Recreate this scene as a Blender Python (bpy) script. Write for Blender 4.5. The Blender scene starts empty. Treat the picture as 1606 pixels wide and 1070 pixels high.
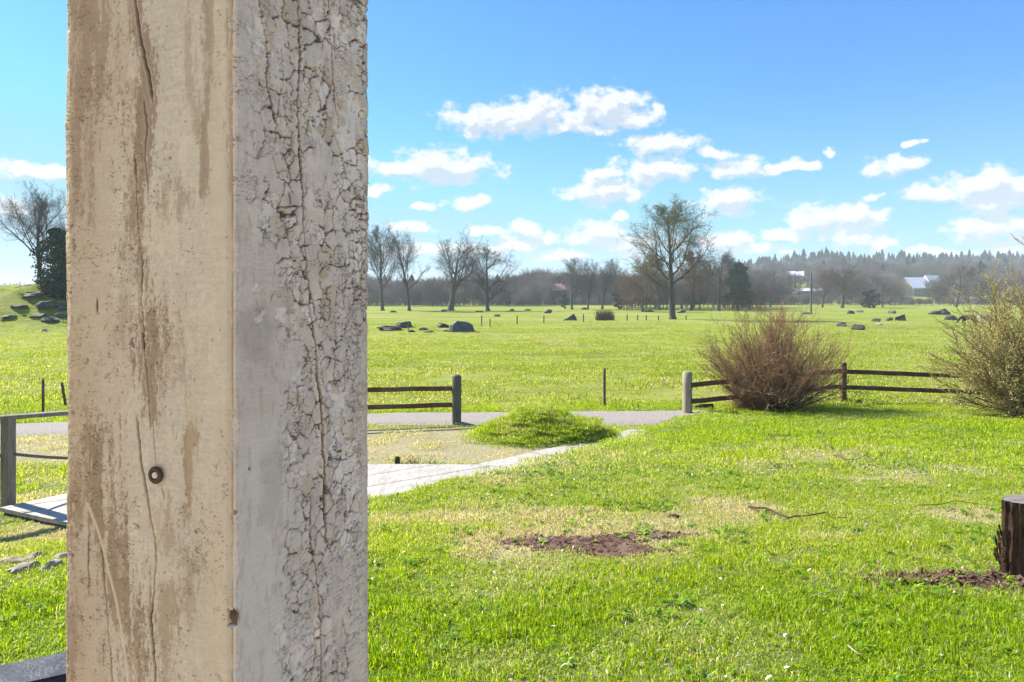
import bpy, math, random
import numpy as np
from mathutils import Vector

# ------------------------------------------------------------------ scene, camera, world, sun
S = bpy.context.scene
COL = S.collection
F, CX, HY, CZ = 1150.0, 803.0, 465.0, 2.8          # focal length in photo pixels, principal column, horizon row, eye height
cam = bpy.data.objects.new('camera', bpy.data.cameras.new('camera'))
COL.objects.link(cam); S.camera = cam
cam.location = (0, 0, CZ); cam.rotation_euler = (math.radians(90), 0, 0)
cam.data.sensor_width = 36.0; cam.data.lens = F / 1606 * 36.0
cam.data.shift_y = -70 / 1606
cam.data.clip_start = 0.05; cam.data.clip_end = 9000

SUN_AZ = 60.0      # degrees to the left of the view direction
SUN_EL = 38.0
SKY_STRENGTH = 0.10
SKY_TINT = (0.26, 0.57, 1.0)      # the photograph's colour balance of the blue
EXPOSURE = 1.35
S.view_settings.view_transform = 'Standard'; S.view_settings.look = 'None'
S.view_settings.exposure = EXPOSURE; S.view_settings.gamma = 1.0
S.view_settings.use_curve_mapping = False
S.render.engine = 'CYCLES'
S.cycles.use_denoising = True
S.cycles.max_bounces = 6; S.cycles.diffuse_bounces = 3; S.cycles.transmission_bounces = 3
S.cycles.transparent_max_bounces = 8; S.cycles.volume_bounces = 1
S.cycles.caustics_reflective = False; S.cycles.caustics_refractive = False
S.cycles.sample_clamp_indirect = 6.0

sun = bpy.data.objects.new('sun', bpy.data.lights.new('sun', 'SUN'))
COL.objects.link(sun)
sun.data.energy = 5.0; sun.data.angle = math.radians(0.5); sun.data.color = (1.0, 0.95, 0.86)
a_, e_ = math.radians(SUN_AZ), math.radians(SUN_EL)
to_sun = Vector((-math.sin(a_) * math.cos(e_), math.cos(a_) * math.cos(e_), math.sin(e_)))
sun.rotation_euler = (-to_sun).to_track_quat('-Z', 'Y').to_euler()

# (column, row, half width, half height) of each cloud, in photo pixels, turned into directions below
CLOUDS = [(775,190,78,24),(842,182,60,28),(948,172,58,31),(1000,188,30,14),(1030,175,12,13),(896,200,60,12),
 (695,262,82,27),(630,264,70,13),(592,297,16,9),(668,323,15,7),(722,322,24,10),(752,318,26,10),(640,356,36,8),
 (1040,226,58,16),(1122,238,24,11),(1022,266,58,20),(960,272,30,9),(1165,266,50,17),(1222,262,30,12),(1258,261,27,7),
 (940,300,58,20),(990,308,30,10),(1140,317,50,19),(765,360,32,9),(826,362,26,15),(812,384,30,13),(860,372,26,12),(945,366,48,22),(962,338,17,6),
 (1298,239,13,6),(1398,261,48,15),(1430,225,8,5),(1375,310,10,7),(1272,344,44,24),(1330,345,55,28),(1240,368,55,13),(1388,380,27,11),(1330,376,40,12),
 (1540,296,70,28),(1470,305,60,12),(1600,300,70,26),(1560,322,60,14),(1550,360,72,19),(1620,356,60,22),(1135,376,46,15),(1180,392,60,9),
 (40,268,66,13),(95,275,36,10),(20,325,45,16),(740,393,70,10),(640,392,60,13),(890,403,60,9),(1590,388,70,10),(1480,395,60,7),(1000,385,50,20)]

def build_world():
    w = bpy.data.worlds.new('World'); S.world = w; w.use_nodes = True
    nt = w.node_tree; N = nt.nodes; L = nt.links; N.clear()
    def node(t, **k):
        n = N.new(t)
        for a, b in k.items(): setattr(n, a, b)
        return n
    def math_(op, a, b=None, c=None):
        n = node('ShaderNodeMath', operation=op)
        for i, v in enumerate((a, b, c)):
            if v is None: continue
            if isinstance(v, (int, float)): n.inputs[i].default_value = v
            else: L.new(v, n.inputs[i])
        return n.outputs[0]
    def vmath(op, a, b=None):
        n = node('ShaderNodeVectorMath', operation=op)
        for i, v in enumerate((a, b)):
            if v is None: continue
            if isinstance(v, tuple): n.inputs[i].default_value = v
            else: L.new(v, n.inputs[i])
        return n
    def ramp(v, lo, hi, t0=0.0, t1=1.0):
        n = node('ShaderNodeMapRange', interpolation_type='SMOOTHSTEP')
        L.new(v, n.inputs[0])
        for i, x in enumerate((lo, hi, t0, t1)): n.inputs[i + 1].default_value = x
        return n.outputs[0]
    def mix(f, a, b):
        n = node('ShaderNodeMix', data_type='RGBA')
        if isinstance(f, float): n.inputs[0].default_value = f
        else: L.new(f, n.inputs[0])
        for i, v in ((6, a), (7, b)):
            if isinstance(v, tuple): n.inputs[i].default_value = v
            else: L.new(v, n.inputs[i])
        return n.outputs[2]
    sky = node('ShaderNodeTexSky', sky_type='NISHITA', sun_disc=False)
    sky.sun_elevation = math.radians(SUN_EL); sky.sun_rotation = math.radians(-SUN_AZ)
    sky.air_density = 1.0; sky.dust_density = 0.3; sky.ozone_density = 2.0; sky.altitude = 50
    hsv = vmath('MULTIPLY', sky.outputs[0], SKY_TINT)
    geo = node('ShaderNodeNewGeometry')
    dirn = vmath('SCALE', geo.outputs['Incoming']); dirn.inputs['Scale'].default_value = -1.0
    sep = node('ShaderNodeSeparateXYZ'); L.new(dirn.outputs[0], sep.inputs[0])
    az = math_('ARCTAN2', sep.outputs[0], sep.outputs[1])
    el = math_('ARCSINE', sep.outputs[2])
    comb = node('ShaderNodeCombineXYZ'); L.new(az, comb.inputs[0]); L.new(el, comb.inputs[1])
    AE = comb.outputs[0]
    # one field function, evaluated here and a little nearer the sun for self shading
    def field(vec):
        # slight domain warp
        wn = node('ShaderNodeTexNoise', noise_dimensions='2D'); wn.inputs['Scale'].default_value = 22; wn.inputs['Detail'].default_value = 3
        L.new(vec, wn.inputs['Vector'])
        off = vmath('SUBTRACT', wn.outputs['Color'], (0.5, 0.5, 0.5))
        off = vmath('MULTIPLY', off.outputs[0], (0.050, 0.022, 0.0))
        v2 = vmath('ADD', vec, off.outputs[0]).outputs[0]
        acc = None
        for (cx, cy, rx, ry) in CLOUDS:
            x = (cx - CX) / F; y = (HY - cy) / F
            a = math.atan(x); e = math.atan(y * math.cos(a))
            sx = rx / F * math.cos(a) ** 2 * 1.25; sy = ry / F * math.cos(a) * 1.25
            d = vmath('SUBTRACT', v2, (a, e, 0.0))
            d = vmath('MULTIPLY', d.outputs[0], (1 / sx, 1 / sy, 0.0))
            l = vmath('LENGTH', d.outputs[0]).outputs['Value']
            acc = l if acc is None else math_('SMOOTH_MIN', acc, l, 0.25)
        inside = math_('SUBTRACT', 1.0, acc)
        # detail
        both = math_('ADD', inside, 0.04)
        n1 = node('ShaderNodeTexNoise', noise_dimensions='2D'); n1.inputs['Scale'].default_value = 42; n1.inputs['Detail'].default_value = 9
        n1.inputs['Roughness'].default_value = 0.6
        m = vmath('MULTIPLY', vec, (1.0, 1.5, 1.0)); L.new(m.outputs[0], n1.inputs['Vector'])
        nn = math_('MULTIPLY', math_('SUBTRACT', n1.outputs['Fac'], 0.5), 1.7)
        return math_('ADD', both, nn), both
    f0, b0 = field(AE)
    sh = vmath('ADD', AE, (-0.006, 0.014, 0.0)).outputs[0]
    f1, b1 = field(sh)
    dens = ramp(f0, -0.04, 0.56)
    core = ramp(b0, -0.4, 0.1)
    dens = math_('MULTIPLY', dens, core)
    shade = ramp(math_('SUBTRACT', f1, math_('MULTIPLY', f0, 0.45)), -0.05, 0.44)
    k = 1.0 / SKY_STRENGTH
    E = 2 ** (-EXPOSURE)
    def c(r, g, b): return (r * k * E, g * k * E, b * k * E, 1)
    ccol = mix(shade, c(1.02, 1.02, 1.03), c(0.64, 0.72, 0.86))
    dens = math_('MULTIPLY', dens, 0.94)
    # thin milky veil low over the horizon
    veil = ramp(el, -0.06, 0.27, 0.78, 0.0)
    capped = vmath('MINIMUM', hsv.outputs[0], (0.50 * k * E, 0.80 * k * E, 1.02 * k * E)).outputs[0]
    base = mix(veil, capped, c(0.40, 0.69, 0.95))
    out = mix(dens, base, ccol)
    bg = node('ShaderNodeBackground'); bg.inputs['Strength'].default_value = SKY_STRENGTH
    L.new(out, bg.inputs['Color'])
    # the same fair weather sky all round, with looser cloud
    g = node('ShaderNodeTexNoise', noise_dimensions='2D'); g.inputs['Scale'].default_value = 5.5; g.inputs['Detail'].default_value = 6
    gm = vmath('MULTIPLY', AE, (1.0, 2.6, 1.0)); L.new(gm.outputs[0], g.inputs['Vector'])
    gg = math_('MULTIPLY', ramp(g.outputs['Fac'], 0.52, 0.62, 0.0, 0.9), math_('MULTIPLY', ramp(el, 0.45, 0.7, 1.0, 0.0), ramp(el, 0.02, 0.06, 0.0, 1.0)))
    bg2 = node('ShaderNodeBackground'); bg2.inputs['Strength'].default_value = SKY_STRENGTH
    L.new(mix(gg, base, c(0.95, 0.96, 1.0)), bg2.inputs['Color'])
    front = math_('MULTIPLY', math_('LESS_THAN', math_('ABSOLUTE', az), 0.74), math_('MULTIPLY', math_('LESS_THAN', el, 0.45), math_('GREATER_THAN', el, -0.01)))
    ms = node('ShaderNodeMixShader'); L.new(front, ms.inputs[0]); L.new(bg2.outputs[0], ms.inputs[1]); L.new(bg.outputs[0], ms.inputs[2])
    wo = node('ShaderNodeOutputWorld'); L.new(ms.outputs[0], wo.inputs['Surface'])
    w.cycles.sampling_method = 'MANUAL'; w.cycles.sample_map_resolution = 512
build_world()

# ------------------------------------------------------------------ helpers
rnd = random.Random(7)
nrg = np.random.default_rng(11)

def tag(o, label=None, cat=None, group=None, kind=None):
    if label: o['label'] = label
    if cat: o['category'] = cat
    if group: o['group'] = group
    if kind: o['kind'] = kind
    return o

def link(o, parent=None):
    COL.objects.link(o)
    if parent is not None: o.parent = parent
    return o

def empty(name, loc=(0, 0, 0), rz=0):
    o = bpy.data.objects.new(name, None); link(o)
    o.location = loc; o.rotation_euler = (0, 0, rz); o.empty_display_size = 0.1
    return o

def mesh_np(name, verts, faces, mat=None, smooth=False, cols=None, colname='Col'):
    """verts (n,3) array, faces (m,k) array or list of tuples"""
    me = bpy.data.meshes.new(name)
    verts = np.asarray(verts, dtype=np.float32)
    if isinstance(faces, np.ndarray):
        k = faces.shape[1]; m = faces.shape[0]
        me.vertices.add(len(verts)); me.vertices.foreach_set('co', verts.ravel())
        me.loops.add(m * k); me.loops.foreach_set('vertex_index', faces.astype(np.int32).ravel())
        me.polygons.add(m)
        me.polygons.foreach_set('loop_start', np.arange(0, m * k, k, dtype=np.int32))
        me.polygons.foreach_set('loop_total', np.full(m, k, dtype=np.int32))
        me.update(calc_edges=True)
    else:
        me.from_pydata([tuple(map(float, v)) for v in verts], [], [tuple(f) for f in faces])
    me.validate()
    if smooth: me.polygons.foreach_set('use_smooth', np.ones(len(me.polygons), dtype=bool))
    if cols is not None:
        a = me.color_attributes.new(colname, 'FLOAT_COLOR', 'POINT')
        c4 = np.ones((len(verts), 4), dtype=np.float32); c4[:, :3] = cols
        a.data.foreach_set('color', c4.ravel())
    if mat: me.materials.append(mat)
    return me

def obj(name, me, parent=None, loc=None, rot=None, scale=None):
    o = bpy.data.objects.new(name, me); link(o, parent)
    if loc is not None: o.location = loc
    if rot is not None: o.rotation_euler = rot
    if scale is not None: o.scale = scale
    return o

def _hash(ix, iy, seed):
    h = (ix.astype(np.int64) * 374761393 + iy.astype(np.int64) * 668265263 + seed * 974634777) & 0x7fffffff
    h = ((h ^ (h >> 13)) * 1274126177) & 0x7fffffff
    h = h ^ (h >> 16)
    return (h & 0xffffff) / float(0xffffff)

def vnoise(x, y, seed=0):
    x = np.asarray(x, float); y = np.asarray(y, float)
    ix = np.floor(x); iy = np.floor(y); fx = x - ix; fy = y - iy
    u = fx * fx * fx * (fx * (fx * 6 - 15) + 10); v = fy * fy * fy * (fy * (fy * 6 - 15) + 10)
    a = _hash(ix, iy, seed); b = _hash(ix + 1, iy, seed); c = _hash(ix, iy + 1, seed); d = _hash(ix + 1, iy + 1, seed)
    return (a * (1 - u) + b * u) * (1 - v) + (c * (1 - u) + d * u) * v

def fbm(x, y, oct=4, seed=0, rough=0.5):
    t = 0; a = 1; n = 0
    for i in range(oct):
        t = t + a * vnoise(x * 2 ** i + 17.3 * i, y * 2 ** i - 9.1 * i, seed + i * 13); n += a; a *= rough
    return t / n

def sstep(a, b, x):
    t = np.clip((x - a) / (b - a), 0, 1); return t * t * (3 - 2 * t)

def worley(x, y, seed=0, jit=0.9):
    ix = np.floor(x); iy = np.floor(y)
    f1 = np.full(x.shape, 9.0); f2 = np.full(x.shape, 9.0)
    idv = np.zeros(x.shape); dx1 = np.zeros(x.shape); dy1 = np.zeros(x.shape)
    for i in (-1, 0, 1):
        for j in (-1, 0, 1):
            cx = ix + i; cy = iy + j
            px = cx + 0.5 + (_hash(cx, cy, seed) - .5) * jit; py = cy + 0.5 + (_hash(cx, cy, seed + 5) - .5) * jit
            dx = x - px; dy = y - py; d = np.sqrt(dx * dx + dy * dy)
            m = d < f1
            f2 = np.where(m, f1, np.minimum(f2, d))
            idv = np.where(m, _hash(cx, cy, seed + 9), idv)
            dx1 = np.where(m, dx, dx1); dy1 = np.where(m, dy, dy1)
            f1 = np.where(m, d, f1)
    return f1, f2, idv, dx1, dy1

# ---- node material helper
class Mat:
    def __init__(self, name, rough=0.8, spec=0.3):
        self.m = bpy.data.materials.new(name); self.m.use_nodes = True
        self.nt = self.m.node_tree; self.N = self.nt.nodes; self.L = self.nt.links
        self.bsdf = self.N['Principled BSDF']; self.out = self.N['Material Output']
        self.bsdf.inputs['Roughness'].default_value = rough
        self.bsdf.inputs['Specular IOR Level'].default_value = spec
    def set(self, sock, v):
        if hasattr(v, 'links') or hasattr(v, 'is_linked'): self.L.new(v, sock)
        elif isinstance(v, tuple) and len(v) == 3 and sock.type == 'RGBA': sock.default_value = (*v, 1)
        else: sock.default_value = v
    def n(self, t, **k):
        n = self.N.new(t)
        for a, b in k.items(): setattr(n, a, b)
        return n
    def pos(self, scale=(1, 1, 1), obj=False):
        if obj: s = self.n('ShaderNodeTexCoord').outputs['Object']
        else: s = self.n('ShaderNodeNewGeometry').outputs['Position']
        m = self.n('ShaderNodeVectorMath', operation='MULTIPLY'); self.L.new(s, m.inputs[0]); m.inputs[1].default_value = scale
        return m.outputs[0]
    def noise(self, vec, scale=1, detail=4, rough=0.55, dist=0.0):
        n = self.n('ShaderNodeTexNoise'); self.L.new(vec, n.inputs['Vector'])
        n.inputs['Scale'].default_value = scale; n.inputs['Detail'].default_value = detail
        n.inputs['Roughness'].default_value = rough; n.inputs['Distortion'].default_value = dist
        return n.outputs['Fac']
    def ramp(self, v, lo, hi, t0=0.0, t1=1.0):
        n = self.n('ShaderNodeMapRange', interpolation_type='SMOOTHSTEP'); self.L.new(v, n.inputs[0])
        for i, x in enumerate((lo, hi, t0, t1)): n.inputs[i + 1].default_value = x
        return n.outputs[0]
    def mix(self, f, a, b, mode='MIX'):
        n = self.n('ShaderNodeMix', data_type='RGBA', blend_type=mode)
        self.set(n.inputs[0], f); self.set(n.inputs[6], a); self.set(n.inputs[7], b)
        return n.outputs[2]
    def math(self, op, a, b=0.0):
        n = self.n('ShaderNodeMath', operation=op); self.set(n.inputs[0], a); self.set(n.inputs[1], b)
        return n.outputs[0]
    def color(self, v): self.set(self.bsdf.inputs['Base Color'], v)
    def bump(self, h, strength=0.5, dist=0.01):
        b = self.n('ShaderNodeBump'); b.inputs['Strength'].default_value = strength; b.inputs['Distance'].default_value = dist
        self.L.new(h, b.inputs['Height']); self.L.new(b.outputs[0], self.bsdf.inputs['Normal'])

def translucent(M, col, fac):
    t = M.n('ShaderNodeBsdfTranslucent'); M.set(t.inputs['Color'], col)
    mx = M.n('ShaderNodeMixShader'); mx.inputs[0].default_value = fac
    M.L.new(M.bsdf.outputs[0], mx.inputs[1]); M.L.new(t.outputs[0], mx.inputs[2])
    M.L.new(mx.outputs[0], M.out.inputs['Surface'])

# ------------------------------------------------------------------ terrain
EDGE = [(-30, 12), (-7.2, 9.6), (-6.56, 9.35), (-5.4, 8.80), (-3.4, 7.95), (-1.72, 8.15), (2.02, 13.5), (3.74, 16.7), (4.6, 17.7), (7.5, 18.4), (60, 18.9)]
_ex = np.array([p[0] for p in EDGE], float); _ey = np.array([p[1] for p in EDGE], float)

def inside_dist(x, y):
    """distance from the lawn's far edge, positive on the lawn side"""
    x = np.asarray(x, float); y = np.asarray(y, float)
    best = np.full(x.shape, 1e9)
    for i in range(len(EDGE) - 1):
        ax, ay = EDGE[i]; bx, by = EDGE[i + 1]
        vx, vy = bx - ax, by - ay; t = np.clip(((x - ax) * vx + (y - ay) * vy) / (vx * vx + vy * vy), 0, 1)
        best = np.minimum(best, np.hypot(x - ax - t * vx, y - ay - t * vy))
    return np.where(y < np.interp(x, _ex, _ey), best, -best)

def height(x, y):
    x = np.asarray(x, float); y = np.asarray(y, float)
    s = inside_dist(x, y)
    plane = 0.9 - 0.06 * (y - 3.5); plane = np.clip(plane, 0.0, 1.0)
    w = 0.55 + 4.5 * sstep(-2.2, -5.0, x) + 0.0 * y
    lawn = plane * sstep(0, 1, s / w) * (y > -20)
    lawn = lawn + 0.035 * (fbm(x * 1.1, y * 1.1, 3, 3) - .5) * sstep(0.2, 1.5, s)
    z = lawn
    # far field, gently uneven
    fu = sstep(20, 34, y)
    z = z + fu * 0.26 * (fbm(x / 11, y / 6, 3, 5) - 0.5)
    z = z + sstep(18.6, 20, y) * 0.05 * (fbm(x / 1.7, y / 1.2, 3, 15) - 0.5)
    # little grassy heap by the drive
    z = z + 0.45 * np.exp(-(((x - 0.66) / 1.12) ** 2 + ((y - 14.55) / 0.80) ** 2) ** 1.6) * (1 + 1.3 * (fbm(x * 2.4, y * 3, 4, 8) - .5))
    # rocky knoll on the left
    kn = np.exp(-(((x + 42) / 11) ** 2 + ((y - 63) / 6.5) ** 2) ** 1.3)
    z = z + kn * (3.8 + 1.8 * (fbm(x / 2.6, y / 2.2, 4, 21) - .5))
    # low rise with the boulders
    z = z + 0.45 * np.exp(-((x + 8.5) / 5) ** 2 - ((y - 60) / 4.0) ** 2)
    # wooded ridge behind
    r = x / np.maximum(y, 1)
    prof = np.interp(y, [0, 255, 350, 420, 450, 600, 900, 1500, 3000], [0, 0, 3.3, 11.8, 13.2, 20.5, 32, 38, 38])
    left = np.interp(y, [0, 600, 1300, 2200, 3000], [0, 0, 8, 24, 26])
    f = sstep(0.12, 0.42, r)
    z = z + prof * f + left * (1 - f)
    return z

def H(x, y): return float(height(np.array([x]), np.array([y]))[0])

def ray(px, py, d): return Vector(((px - CX) / F * d, d, CZ - (py - HY) / F * d))

_ds = np.concatenate([np.arange(2.2, 30, 0.02), np.arange(30, 260, 0.2)])
def gpt(px, py):
    """the ground point seen at a photo pixel"""
    x = (px - CX) / F * _ds; z = CZ - (py - HY) / F * _ds
    h = height(x, _ds); k = np.argmax(z <= h)
    if not (z <= h).any(): k = len(_ds) - 1
    return Vector((x[k], _ds[k], h[k]))

def axis(segs):
    out = []
    for a, b, st in segs:
        n = max(1, int(round((b - a) / st))); out += list(np.linspace(a, b, n, endpoint=False))
    out.append(segs[-1][1]); return np.array(out)

xs = axis([(-2600, -600, 250), (-600, -120, 30), (-120, -60, 6), (-60, -24, 0.9), (-24, -9, 0.5), (-9, 9, 0.13), (9, 16, 0.25), (16, 60, 1.2), (60, 160, 6), (160, 700, 30), (700, 2600, 250)])
ys = axis([(-600, -20, 100), (-20, 2.4, 1.6), (2.4, 13.2, 0.13), (13.2, 19, 0.13), (19, 40, 0.45), (40, 80, 0.9), (80, 260, 6), (260, 1000, 25), (1000, 3000, 200)])
XX, YY = np.meshgrid(xs, ys)
ZZ = height(XX, YY)
V = np.stack([XX.ravel(), YY.ravel(), ZZ.ravel()], 1)
nx, ny = len(xs), len(ys)
ii = np.arange(ny - 1)[:, None] * nx + np.arange(nx - 1)[None, :]
FQ = np.stack([ii, ii + 1, ii + nx + 1, ii + nx], -1).reshape(-1, 4)

# --- grass ground materials
def ground_mat(name, far):
    M = Mat(name, 0.95, 0.1)
    p = M.pos()
    n1 = M.noise(M.pos((0.16, 0.5, 0)), 1.0, 6, 0.6)
    n2 = M.noise(M.pos((1.3, 2.2, 1)), 1.0, 6, 0.65)
    n3 = M.noise(M.pos((14, 22, 10)), 1.0, 5, 0.7)
    n4 = M.noise(M.pos((0.03, 0.07, 0)), 1.0, 3, 0.5)
    g1 = (0.145, 0.20, 0.012); g2 = (0.25, 0.30, 0.022); st = (0.36, 0.32, 0.12); dk = (0.065, 0.09, 0.014)
    if not far:
        g1 = (0.08, 0.14, 0.012); g2 = (0.15, 0.21, 0.02); dk = (0.03, 0.045, 0.010); st = (0.33, 0.28, 0.12)
    c = M.mix(M.ramp(n2, 0.35, 0.65), g1, g2)
    c = M.mix(M.ramp(n1, 0.50, 0.68, 0, 0.55), c, st)
    c = M.mix(M.ramp(n4, 0.45, 0.65, 0, 0.35), c, st)
    n5 = M.noise(M.pos((0.07, 0.22, 0)), 1.0, 5, 0.6); c = M.mix(M.ramp(n5, 0.50, 0.62, 0, 0.6), c, M.mix(.5, g1, dk))
    c = M.mix(M.ramp(n3, 0.50, 0.66, 0, 0.75), c, dk)
    c = M.mix(M.ramp(n3, 0.46, 0.30, 0, 0.5), c, st)
    at = M.n('ShaderNodeAttribute', attribute_name='Cover'); sc_ = M.n('ShaderNodeSeparateColor'); M.L.new(at.outputs['Color'], sc_.inputs[0])
    c = M.mix(M.math('MULTIPLY', sc_.outputs[0], .85 if not far else .5), c, M.mix(M.ramp(n3, .3, .7), (.50, .43, .28), (.27, .21, .12)) if not far else st)
    M.color(c)
    M.bump(n3, 0.9, 0.05)
    return M.m
M_lawn = ground_mat('lawn_soil', False)
M_field = ground_mat('meadow_grass', True)

SOIL = [(0.50, 6.10, 0.62, 0.24), (0.95, 5.85, 0.30, 0.30), (1.30, 6.30, .30, .12), (2.95, 5.18, .50, .11), (3.45, 5.1, .35, .16), (1.55, 7.05, .09, .07)]
def soil_amount(x, y):
    m = np.full(np.shape(x), -9.0)
    for (cx, cy, rx, ry) in SOIL: m = np.maximum(m, 1 - np.hypot((x - cx) / rx, (y - cy) / ry))
    return m + 1.1 * (fbm(x * 4.5, y * 6, 4, 77) - .5)

PLAT = [(-6.58, 9.42), (-5.0, 11.95), (-0.60, 11.86), (0.55, 11.30), (-1.70, 8.12), (-3.4, 7.92), (-5.4, 8.84)]
def in_poly(x, y, poly):
    r = np.zeros(np.shape(x), bool)
    for i in range(len(poly)):
        x1, y1 = poly[i]; x2, y2 = poly[i - 1]
        c = ((y1 > y) != (y2 > y)) & (x < (x2 - x1) * (y - y1) / (y2 - y1 + 1e-12) + x1); r ^= c
    return r
ROADP = [(-60, 8.5), (-20, 13.0), (-9.6, 14.65), (-2.5, 15.9), (3.2, 15.9), (4.4, 16.9), (4.9, 17.95), (3.6, 17.95), (-2.8, 17.6), (-10.6, 16.2), (-20, 14.6), (-60, 10.5)]
PATHP = [(-0.60, 11.86), (0.55, 11.3), (1.35, 12.45), (2.62, 14.4), (2.75, 15.1), (2.42, 15.15), (1.98, 14.55), (0.53, 13.07)]
def cover(x, y):
    """(how much grass grows, how dry, how lush)"""
    s = inside_dist(x, y); so = soil_amount(x, y)
    d = 1 - sstep(-.05, .22, so)
    d = d * ~(in_poly(x, y, PLAT) | in_poly(x, y, ROADP) | in_poly(x, y, PATHP))
    n1 = fbm(x * .9, y * 1.6, 4, 90); n2 = fbm(x * .35, y * .6, 3, 91); n3 = fbm(x * 5, y * 7, 3, 92)
    dry = .04 + .60 * sstep(.50, .72, n1) + .18 * sstep(.5, .8, n3) + .5 * sstep(-.9, -.05, so) * (d > 0)
    midband = sstep(4.9, 6.2, y) * sstep(13, 9, y)
    dry = dry * (.30 + .70 * midband + .1) + .10 * midband
    park = sstep(12.0, 12.4, y) * sstep(16.0, 15.2, y) * sstep(1.6, .6, x) * (s < 0)
    parkd = park * sstep(1.0, 1.25, np.hypot((x - .6) / 1.3, (y - 14.5) / .95))
    dry = dry * (1 - parkd) + parkd * (.62 + .5 * n3); d = d * (1 - .72 * parkd)
    dry = np.where(y > 19, .05 + .30 * sstep(.48, .7, n2), dry)
    lush = np.clip(.9 * sstep(6.4, 4.4, y) + .55 * sstep(.55, .4, n2) + .45 * (y > 13) * (s > 0) + .6 * (park - parkd), 0, 1) * (y < 19) + .15 * (y > 19)
    return d, np.clip(dry, 0, .95), lush


fc = V[FQ].mean(1)
near = inside_dist(fc[:, 0], fc[:, 1]) > 0.0
behind_bank = (~near) & (fc[:, 1] < 18.5)
lawn_f = near | behind_bank
def sub(name, mask, mat):
    f = FQ[mask]; u, inv = np.unique(f, return_inverse=True)
    d_, dr_, lu_ = cover(V[u][:, 0], V[u][:, 1])
    me = mesh_np(name, V[u], inv.reshape(-1, 4), mat, True, np.stack([dr_, lu_, d_ * 1.0], 1), 'Cover')
    return tag(obj(name, me), kind='structure')
sub('lawn', lawn_f, M_lawn)
sub('meadow', ~lawn_f, M_field)

# --- gravel road, draped 2 cm above the ground
def ribbon(name, near_pts, far_pts, n, k, lift, mat, wob=0.05):
    a = np.array(near_pts, float); b = np.array(far_pts, float)
    ta = np.linspace(0, 1, len(a)); tb = np.linspace(0, 1, len(b)); t = np.linspace(0, 1, n)
    A = np.stack([np.interp(t, ta, a[:, i]) for i in (0, 1)], 1); B = np.stack([np.interp(t, tb, b[:, i]) for i in (0, 1)], 1)
    A[:, 1] += wob * (vnoise(t * n / 3, t * 0, 4) - .5) * 2; B[:, 1] += wob * (vnoise(t * n / 3, t * 0, 9) - .5) * 2
    s = np.linspace(0, 1, k)
    P = A[None] * (1 - s)[:, None, None] + B[None] * s[:, None, None]
    z = height(P[..., 0], P[..., 1]) + lift + 0.012 * fbm(P[..., 0] * 5, P[..., 1] * 5, 3, 2) - 0.05 * ((s < 1e-6) | (s > 1 - 1e-6))[:, None]
    v = np.concatenate([P, z[..., None]], -1).reshape(-1, 3)
    i = np.arange(k - 1)[:, None] * n + np.arange(n - 1)[None]
    f = np.stack([i, i + 1, i + n + 1, i + n], -1).reshape(-1, 4)
    return tag(obj(name, mesh_np(name, v, f, mat, True)), kind='structure')
M = Mat('gravel', 0.95, 0.2)
n = M.noise(M.pos(), 30, 8, 0.75); n2 = M.noise(M.pos((0.3, 2.2, 1)), 1.4, 4)
c = M.mix(M.ramp(n, 0.35, 0.65), (0.17, 0.145, 0.125), (0.40, 0.355, 0.315))
c = M.mix(M.ramp(n2, 0.5, 0.7, 0, .5), c, (0.26, 0.22, 0.19)); M.color(c); M.bump(n, .8, .02)
M_gravel = M.m
ribbon('gravel_road', [(-60, 8.5), (-20, 13.0), (-9.6, 14.65), (-2.5, 15.9), (1.0, 15.9), (3.2, 15.9), (4.4, 16.9)],
       [(-60, 10.5), (-20, 14.6), (-10.6, 16.2), (-2.8, 17.6), (1.0, 17.85), (3.6, 17.95), (4.9, 17.95)], 220, 9, 0.03, M_gravel)

# --- generic tube/box builders
def tubes(P0, P1, R0, R1, k=3):
    P0 = np.asarray(P0, float); P1 = np.asarray(P1, float); R0 = np.asarray(R0, float); R1 = np.asarray(R1, float)
    D = P1 - P0; D /= np.linalg.norm(D, axis=1, keepdims=True) + 1e-9
    ref = np.where(np.abs(D[:, 2:3]) > 0.9, np.array([[1., 0, 0]]), np.array([[0, 0, 1.]]))
    U = np.cross(D, ref); U /= np.linalg.norm(U, axis=1, keepdims=True) + 1e-9; W = np.cross(D, U)
    ang = np.arange(k) / k * 2 * np.pi
    c = np.cos(ang)[None, :, None]; s = np.sin(ang)[None, :, None]
    ring = U[:, None] * c + W[:, None] * s
    A = P0[:, None] + ring * R0[:, None, None]; B = P1[:, None] + ring * R1[:, None, None]
    n = len(P0); v = np.concatenate([A, B], 1).reshape(-1, 3)
    base = np.arange(n)[:, None] * (2 * k); j = np.arange(k)[None]; j2 = (j + 1) % k
    f = np.stack([base + j, base + j2, base + k + j2, base + k + j], -1).reshape(-1, 4)
    return v, f

def tube_mesh(name, segs, mat, k=3):
    if not len(segs): segs = [((0, 0, 0), (0, 0, .01), .01, .01)]
    v, f = tubes([s[0] for s in segs], [s[1] for s in segs], [s[2] for s in segs], [s[3] for s in segs], k)
    return mesh_np(name, v, f, mat, True)

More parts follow.
